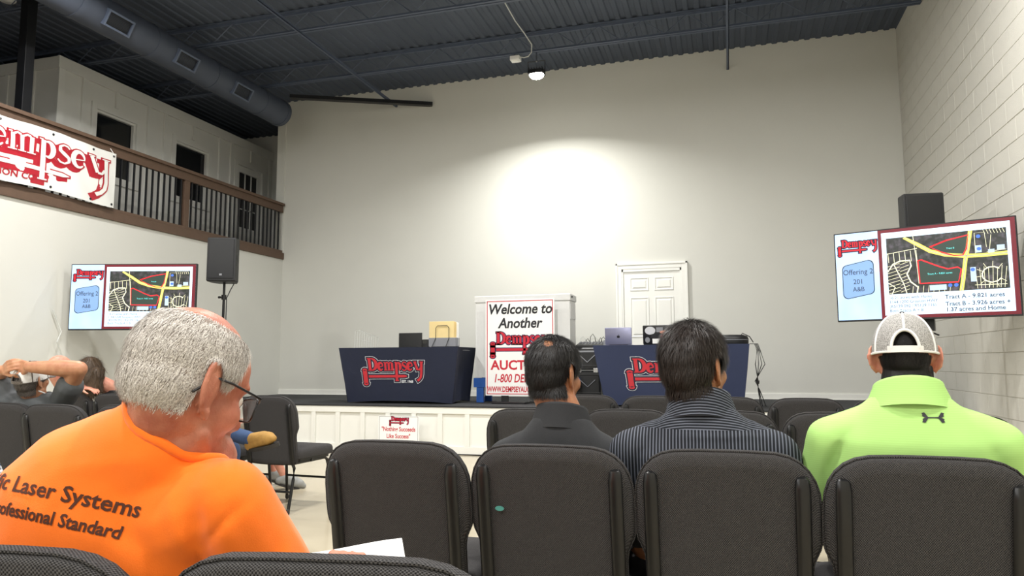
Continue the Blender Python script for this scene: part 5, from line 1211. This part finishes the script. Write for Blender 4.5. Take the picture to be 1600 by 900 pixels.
def cap_hat(S_, hc, M, k, crown, trim, open_back=True, bill_m='cap_mesh', bill_dir=1, tilt=0):
    hc = Vector(hc); Mt = M @ Matrix.Rotation(R(tilt), 3, 'X')
    c0 = hc + Mt @ Vector((0, -.009, .011)) * 1.0
    rx, ry, rz = .0865 * k, .118 * k, .112 * k
    def pt(a, ph, gr=0):   # a azimuth, 0 = front (+Y); ph elevation
        cp = max(0, math.cos(ph)) ** .86
        return c0 + Mt @ Vector(((rx + gr) * cp * math.sin(a), (ry + gr) * cp * math.cos(a), (rz + gr) * math.sin(ph)))
    g = bpy.data.objects.new('cap', None); COL.objects.link(g); g.parent = S_.root
    NA, NP = 96, 36; mb = MB(); idx = {}
    ah, ph_t = .4, .46
    def is_open(a, ph):
        if not open_back: return False
        da = (a - math.pi + math.pi) % (2 * math.pi) - math.pi; da = abs(abs(a) - math.pi)
        return (da / ah) ** 2 + (max(0, ph - .02) / ph_t) ** 2 < 1 and ph > .03
    for j in range(NP + 1):
        for i in range(NA):
            mb.v.append(tuple(pt(-math.pi + 2 * math.pi * i / NA, -.06 + (math.pi / 2 + .06) * j / NP)))
    for j in range(NP):
        for i in range(NA):
            am = -math.pi + 2 * math.pi * (i + .5) / NA; pm = -.06 + (math.pi / 2 + .06) * (j + .5) / NP
            if not is_open(am, pm): mb.f.append((j * NA + i, j * NA + (i + 1) % NA, (j + 1) * NA + (i + 1) % NA, (j + 1) * NA + i))
    S_.part('crown', mb, crown, g, smooth=180)
    for a in (0, 1.05, 2.1, math.pi, -1.05, -2.1):
        lo = ph_t + .03 if (open_back and abs(abs(a) - math.pi) < .01) else -.06
        S_.part('seam_tape', MB().tube([pt(a, lo + (math.pi / 2 - lo) * q / 14, .0005) for q in range(15)], .0032, 6, sx=1.0), trim, g)
    S_.part('brim_band', MB().tube([pt(2 * math.pi * q / 48, -.055, .0005) for q in range(49)], .0035, 6), trim, g)
    if open_back:
        S_.part('opening_trim', MB().tube([pt(math.pi + ah * 1.02 * math.cos(t), .02 + ph_t * 1.04 * math.sin(t), .0008) for t in [math.pi * q / 20 for q in range(21)]], .0052, 8, sx=.8), trim, g)
        S_.part('snap_strap', MB().rings([[pt(math.pi + (-.52 + 1.04 * q / 16), ph, gr) for q in range(17)] for ph, gr in ((-.085, .001), (-.08, .0048), (.075, .0048), (.08, .001))], cap=False, closed=False), trim, g)
    S_.part('button', MB().ell(pt(0, math.pi / 2, .002), (.008, .008, .006)), 'ink', g)
    bl = []
    for q in range(21):
        a = -.85 + 1.7 * q / 20; e = pt(a, -.05); ext = .07 * math.cos(a * 1.5) * k; bl.append((e, e + Mt @ Vector((0, 1, -.25)) * ext))
    S_.part('bill', MB().rings([[p[0] for p in bl], [p[1] for p in bl], [p[1] - Zu * .004 for p in bl], [p[0] - Zu * .004 for p in bl]], cap=False, closed=False), bill_m, g, smooth=180)
    return g
mat('cap_white', 'dedcd8', .8, noise_amt=.03)
cap_hat(Cm, H4, M4_, .975, 'cap_mesh', 'cap_white')
# ------------------------------------------------------------ people in the left block
# man with hands clasped behind his head
b5 = Vector((-4.44, 3.85, 0)); Q = Person('man in a grey T-shirt and pale cap with hands clasped behind his head', b5, .006)
H5 = Vector((-4.415, 3.72, 1.02)); M5 = rot(-4, -12, 4); head_parts(Q.sk, H5, M5, 1.0)
c75 = Vector((-4.43, 3.70, .905)); r5 = Vector((.98, .2, 0)).normalized(); f5 = Vector((-.2, .98, 0))
Q.sk.chain([H5 + M5 @ Vector((0, -.02, -.05)), c75 + Vector((0, .05, 0)), c75 + Vector((0, .07, -.08))], [.066, .068, .08])
sp5 = [(Vector((-4.45, 3.93, .48)), .17, .12), (Vector((-4.45, 3.9, .58)), .19, .14), (Vector((-4.44, 3.82, .72)), .2, .135), (Vector((-4.43, 3.77, .82)), .2, .12), (Vector((-4.43, 3.75, .88)), .15, .09), (Vector((-4.43, 3.75, .905)), .085, .075)]
Q.sh.loft(sp5, r5); Q.sk.loft([(c, a * .85, b_ * .8) for c, a, b_ in sp5[1:-1]], r5)
sR, sL = Vector((-4.235, 3.79, .875)), Vector((-4.62, 3.72, .875)); eR, eL = Vector((-4.01, 3.70, 1.09)), Vector((-4.73, 3.74, 1.06)); wR, wL = Vector((-4.32, 3.615, 1.105)), Vector((-4.53, 3.61, 1.085))
Q.arm(sR, eR, wR, .5, (.072, .075), (.058, .056, .05, .036)); Q.arm(sL, eL, wL, .5, (.068, .07), (.055, .05, .044, .034))
Q.sh.cap(c75 + f5 * .06 - Zu * .04, sR, .06, .07); Q.sh.cap(c75 + f5 * .06 - Zu * .04, sL, .06, .07)
hand_parts(Q.sk, wR, (-1, -.02, .12), (.05, 1, -.1), 1, 24, 1.0); hand_parts(Q.sk, wL, (.75, -.3, .25), (.1, 1, 0), -1, 26, 1.0)
for s_ in (1, -1):
    hip = Vector((-4.45 + s_ * .1, 3.95, .54)); kn = hip + Vector((s_ * .06, .42, -.01)); an = Vector((kn.x, kn.y + .08, .1)); Q.leg(hip, kn, an, an + Vector((0, .17, -.06)))
Q.finish('skin_arm', 'cotton_grey', 'denim', amp=.005); eyes(H5 - b5, M5, 1.0, Q.root)
Q.hair(H5, M5, 1.0, lambda L: full_hair(None, nape=-.075)(L) * (1 - sstep(.03, .05, L[:, 2])), .009, 'hair_under_dark', 'hair_salt', 5000, .03, .0007, DOWN, seed=5)
cap_hat(Q, H5, M5, 1.0, 'cap_white', 'hair_salt', bill_m='hair_salt')
nk = c75 + Vector((0, .055, .0)); Q.part('necklace', MB().tube([nk + r5 * math.cos(2 * math.pi * q / 32) * .082 + f5 * math.sin(2 * math.pi * q / 32) * .078 + Zu * (.022 - .035 * math.sin(2 * math.pi * q / 32)) for q in range(33)], .0042, 6), 'paper')
# bald man with an arm along the next chair
b6 = Vector((-5.58, 5.14, 0)); H6 = Vector((-5.66, 5.03, 1.075)); M6 = rot(8, 4, 0)
Q = Person('bald man at the far left with one arm along the next chair back', b6, .007); head_parts(Q.sk, H6, M6, 1.02)
sp6 = [(b6 + Zu * .47 + Vector((0, .04, 0)), .17, .12), (b6 + Zu * .56 + Vector((0, .04, 0)), .19, .13), (b6 + Zu * .72 + Vector((-.03, -.01, 0)), .19, .125), (b6 + Zu * .82 + Vector((-.05, -.04, 0)), .2, .11), (b6 + Zu * .89 + Vector((-.06, -.05, 0)), .14, .09), (b6 + Zu * .925 + Vector((-.07, -.06, 0)), .085, .07)]
Q.sh.loft(sp6, (1, 0, 0)); Q.sk.loft([(c, a * .85, q * .8) for c, a, q in sp6[1:-1]], (1, 0, 0)); Q.sk.chain([H6 + M6 @ Vector((0, -.02, -.05)), sp6[-1][0], sp6[-2][0]], [.066, .07, .08])
sR = b6 + Vector((.13, -.06, .84)); eR = Vector((-5.385, 4.86, .905)); wR = Vector((-5.235, 4.875, .93)); Q.arm(sR, eR, wR, .45, (.066, .062), (.052, .05, .045, .034)); hand_parts(Q.sk, wR, (1, .1, -.12), (0, .1, -1), -1, 12)
sL = b6 + Vector((-.26, -.05, .82)); eL = sL + Vector((-.05, .1, -.25)); wL = eL + Vector((.08, .22, .02)); Q.arm(sL, eL, wL, .6, (.066, .06)); hand_parts(Q.sk, wL, (.2, 1, 0), (0, 0, -1), 1, 25)
for s_ in (1, -1):
    hip = b6 + Vector((s_ * .1, .07, .54)); kn = hip + Vector((s_ * .05, .42, -.01)); an = Vector((kn.x, kn.y + .05, .1)); Q.leg(hip, kn, an, an + Vector((0, .17, -.06)))
Q.finish('skin_fair', 'cotton_charcoal', 'denim'); eyes(H6 - b6, M6, 1.02, Q.root)
# long haired woman
H7 = Vector((-5.262, 4.985, 1.058)); M7 = rot(-14, 4, 0)
Wm = sitter('woman with long brown hair, glasses and a black top, seen from behind', -5.05, 5.16, .905, H7, M7, .95, .19, 'skin_fair', 'cotton_black', 'cotton_black', az=5, girth=.85, long=True, vox=.007, dx=-.12)
hb = MB(); E7 = lambda x, y, z, a, b_, d: hb.ell(H7 + M7 @ Vector((x, y, z)), (a, b_, d), M7.to_4x4())
E7(0, -.022, .035, .088, .104, .092); E7(0, -.055, -.04, .092, .07, .11)
for x in np.linspace(-.085, .085, 8): hb.cap(H7 + M7 @ Vector((x, -.07, .0)), H7 + M7 @ Vector((x * 1.15, -.085, -.17)), .034, .026)
for s_ in (-1, 1): hb.cap(H7 + M7 @ Vector((s_ * .075, .02, .02)), H7 + M7 @ Vector((s_ * .085, .0, -.14)), .026, .022)
hm7 = voxel(hb, .006, 6); hm7.transform(Matrix.Translation(-Wm.base)); link('hair', hm7, 'hair_long', Wm.root, fix=False).data.shade_smooth()
hair(Wm.root, hm7, H7 - Wm.base, M7, 1.6, lambda L: np.ones(len(L)), .002, 'hair_long', 'hair_long', 6000, .09, .0011, lambda L: np.stack([L[:, 0] * 1.2, np.full(len(L), -.12), np.full(len(L), -1.0)], 1), seed=7, lift=.03, name='hair_locks')
glasses(Wm, H7, M7, .95)
# man in jeans with crossed leg, mostly hidden behind the orange man
b9 = Vector((-3.44, 3.82, 0)); H9 = Vector((-3.36, 3.74, 1.10)); M9 = rot(15, 2, 0)
Q = Person('man in jeans and a tan boot, leg crossed, hidden behind the orange man', b9, .007); head_parts(Q.sk, H9, M9, 1.0)
sp9 = [(b9 + Zu * .47 + Vector((0, .05, 0)), .17, .12), (b9 + Zu * .56 + Vector((0, .045, 0)), .19, .13), (b9 + Zu * .74 + Vector((.02, .0, 0)), .19, .12), (b9 + Zu * .84 + Vector((.03, -.03, 0)), .19, .11), (b9 + Zu * .91 + Vector((.05, -.04, 0)), .13, .09), (b9 + Zu * .95 + Vector((.06, -.05, 0)), .08, .07)]
Q.sh.loft(sp9, (1, 0, 0)); Q.sk.loft([(c, a * .85, q * .8) for c, a, q in sp9[1:-1]], (1, 0, 0)); Q.sk.chain([H9 + M9 @ Vector((0, -.02, -.05)), sp9[-1][0], sp9[-2][0]], [.066, .07, .08])
for s_ in (1, -1):
    sh = b9 + Vector((.03 + s_ * .19, -.03, .83)); el = sh + Vector((s_ * .05, .08, -.26)); wr = el + Vector((-s_ * .1, .2, .04)); Q.arm(sh, el, wr, .7, (.064, .06)); hand_parts(Q.sk, wr, (-s_ * .4, 1, 0), (0, 0, -1), -s_, 26)
hip = b9 + Vector((.1, .06, .54)); kn = hip + Vector((.04, .42, -.01)); an = Vector((kn.x, kn.y + .03, .1)); Q.leg(hip, kn, an, an + Vector((0, .17, -.06)), shoe='suede')
hip = b9 + Vector((-.1, .06, .56)); Q.leg(hip, hip + Vector((.12, .38, .12)), Vector((-3.04, 4.17, .625)), Vector((-2.835, 4.10, .66)), shoe='suede')
Q.finish('skin_fair', 'cotton_grey', 'denim'); eyes(H9 - b9, M9, 1.0, Q.root)
Q.hair(H9, M9, 1.0, full_hair(None), .009, 'hair_under_dark', 'hair_brown', 3000, .03, .0009, DOWN, seed=9)
# person in shorts, mostly hidden; a bare calf and grey sneaker show under the aisle chair
b10 = Vector((-4.46, 5.6, 0)); H10 = Vector((-4.52, 5.56, 1.06)); M10 = rot(50, 8, 0); f10 = Vector((math.sin(R(58)), math.cos(R(58)), 0)); r10 = Vector((math.cos(R(58)), -math.sin(R(58)), 0))
Q = Person('person in shorts and grey sneakers, legs showing beneath the aisle chair', b10, .007); head_parts(Q.sk, H10, M10, 1.0)
sp10 = [(b10 + Zu * .47, .16, .11), (b10 + Zu * .56, .18, .125), (b10 + Zu * .74 - f10 * .03, .18, .12), (b10 + Zu * .82 - f10 * .05, .18, .11), (b10 + Zu * .88 - f10 * .06, .13, .09), (b10 + Zu * .915 - f10 * .06, .08, .07)]
Q.sh.loft(sp10, r10); Q.sk.loft([(c, a * .85, q * .8) for c, a, q in sp10[1:-1]], r10); Q.sk.chain([H10 + M10 @ Vector((0, -.02, -.05)), sp10[-1][0], sp10[-2][0]], [.066, .07, .08])
for s_ in (1, -1):
    sh = b10 + r10 * s_ * .18 - f10 * .05 + Zu * .81; el = sh + r10 * s_ * .05 + f10 * .08 - Zu * .25; wr = el + f10 * .2 - r10 * s_ * .1 + Zu * .03; Q.arm(sh, el, wr, .7, (.062, .058)); hand_parts(Q.sk, wr, f10 - r10 * s_ * .4, (0, 0, -1), -s_, 26)
    hip = b10 + r10 * s_ * .1 + f10 * .05 + Zu * .54; kn = hip + f10 * .36 + r10 * s_ * .04 - Zu * .02; an = Vector((kn.x, kn.y, .1)) + f10 * (.2 if s_ > 0 else .1); Q.leg(hip, kn, an, an + f10 * .17 - Zu * .06, bare=1, shoe='sneaker')
Q.finish('skin_fair', 'cotton_charcoal', 'khaki'); eyes(H10 - b10, M10, 1.0, Q.root)
Q.hair(H10, M10, 1.0, full_hair(None), .009, 'hair_under_dark', 'hair_brown', 3000, .03, .0009, DOWN, seed=10)
# person in a plaid shirt at the left edge
H8 = Vector((-2.84, 2.0, 1.12)); M8 = rot(-5, 4, 0)
Q = sitter('person in a blue and white plaid shirt, an arm showing at the left edge', -2.72, 2.0, .97, H8, M8, 1.0, .25, 'skin_fair', 'plaid', 'denim', az=-5, vox=.007, dx=-.1)
Q.hair(H8, M8, 1.0, full_hair(None), .009, 'hair_under_dark', 'hair_brown', 3000, .03, .0009, DOWN, seed=8)
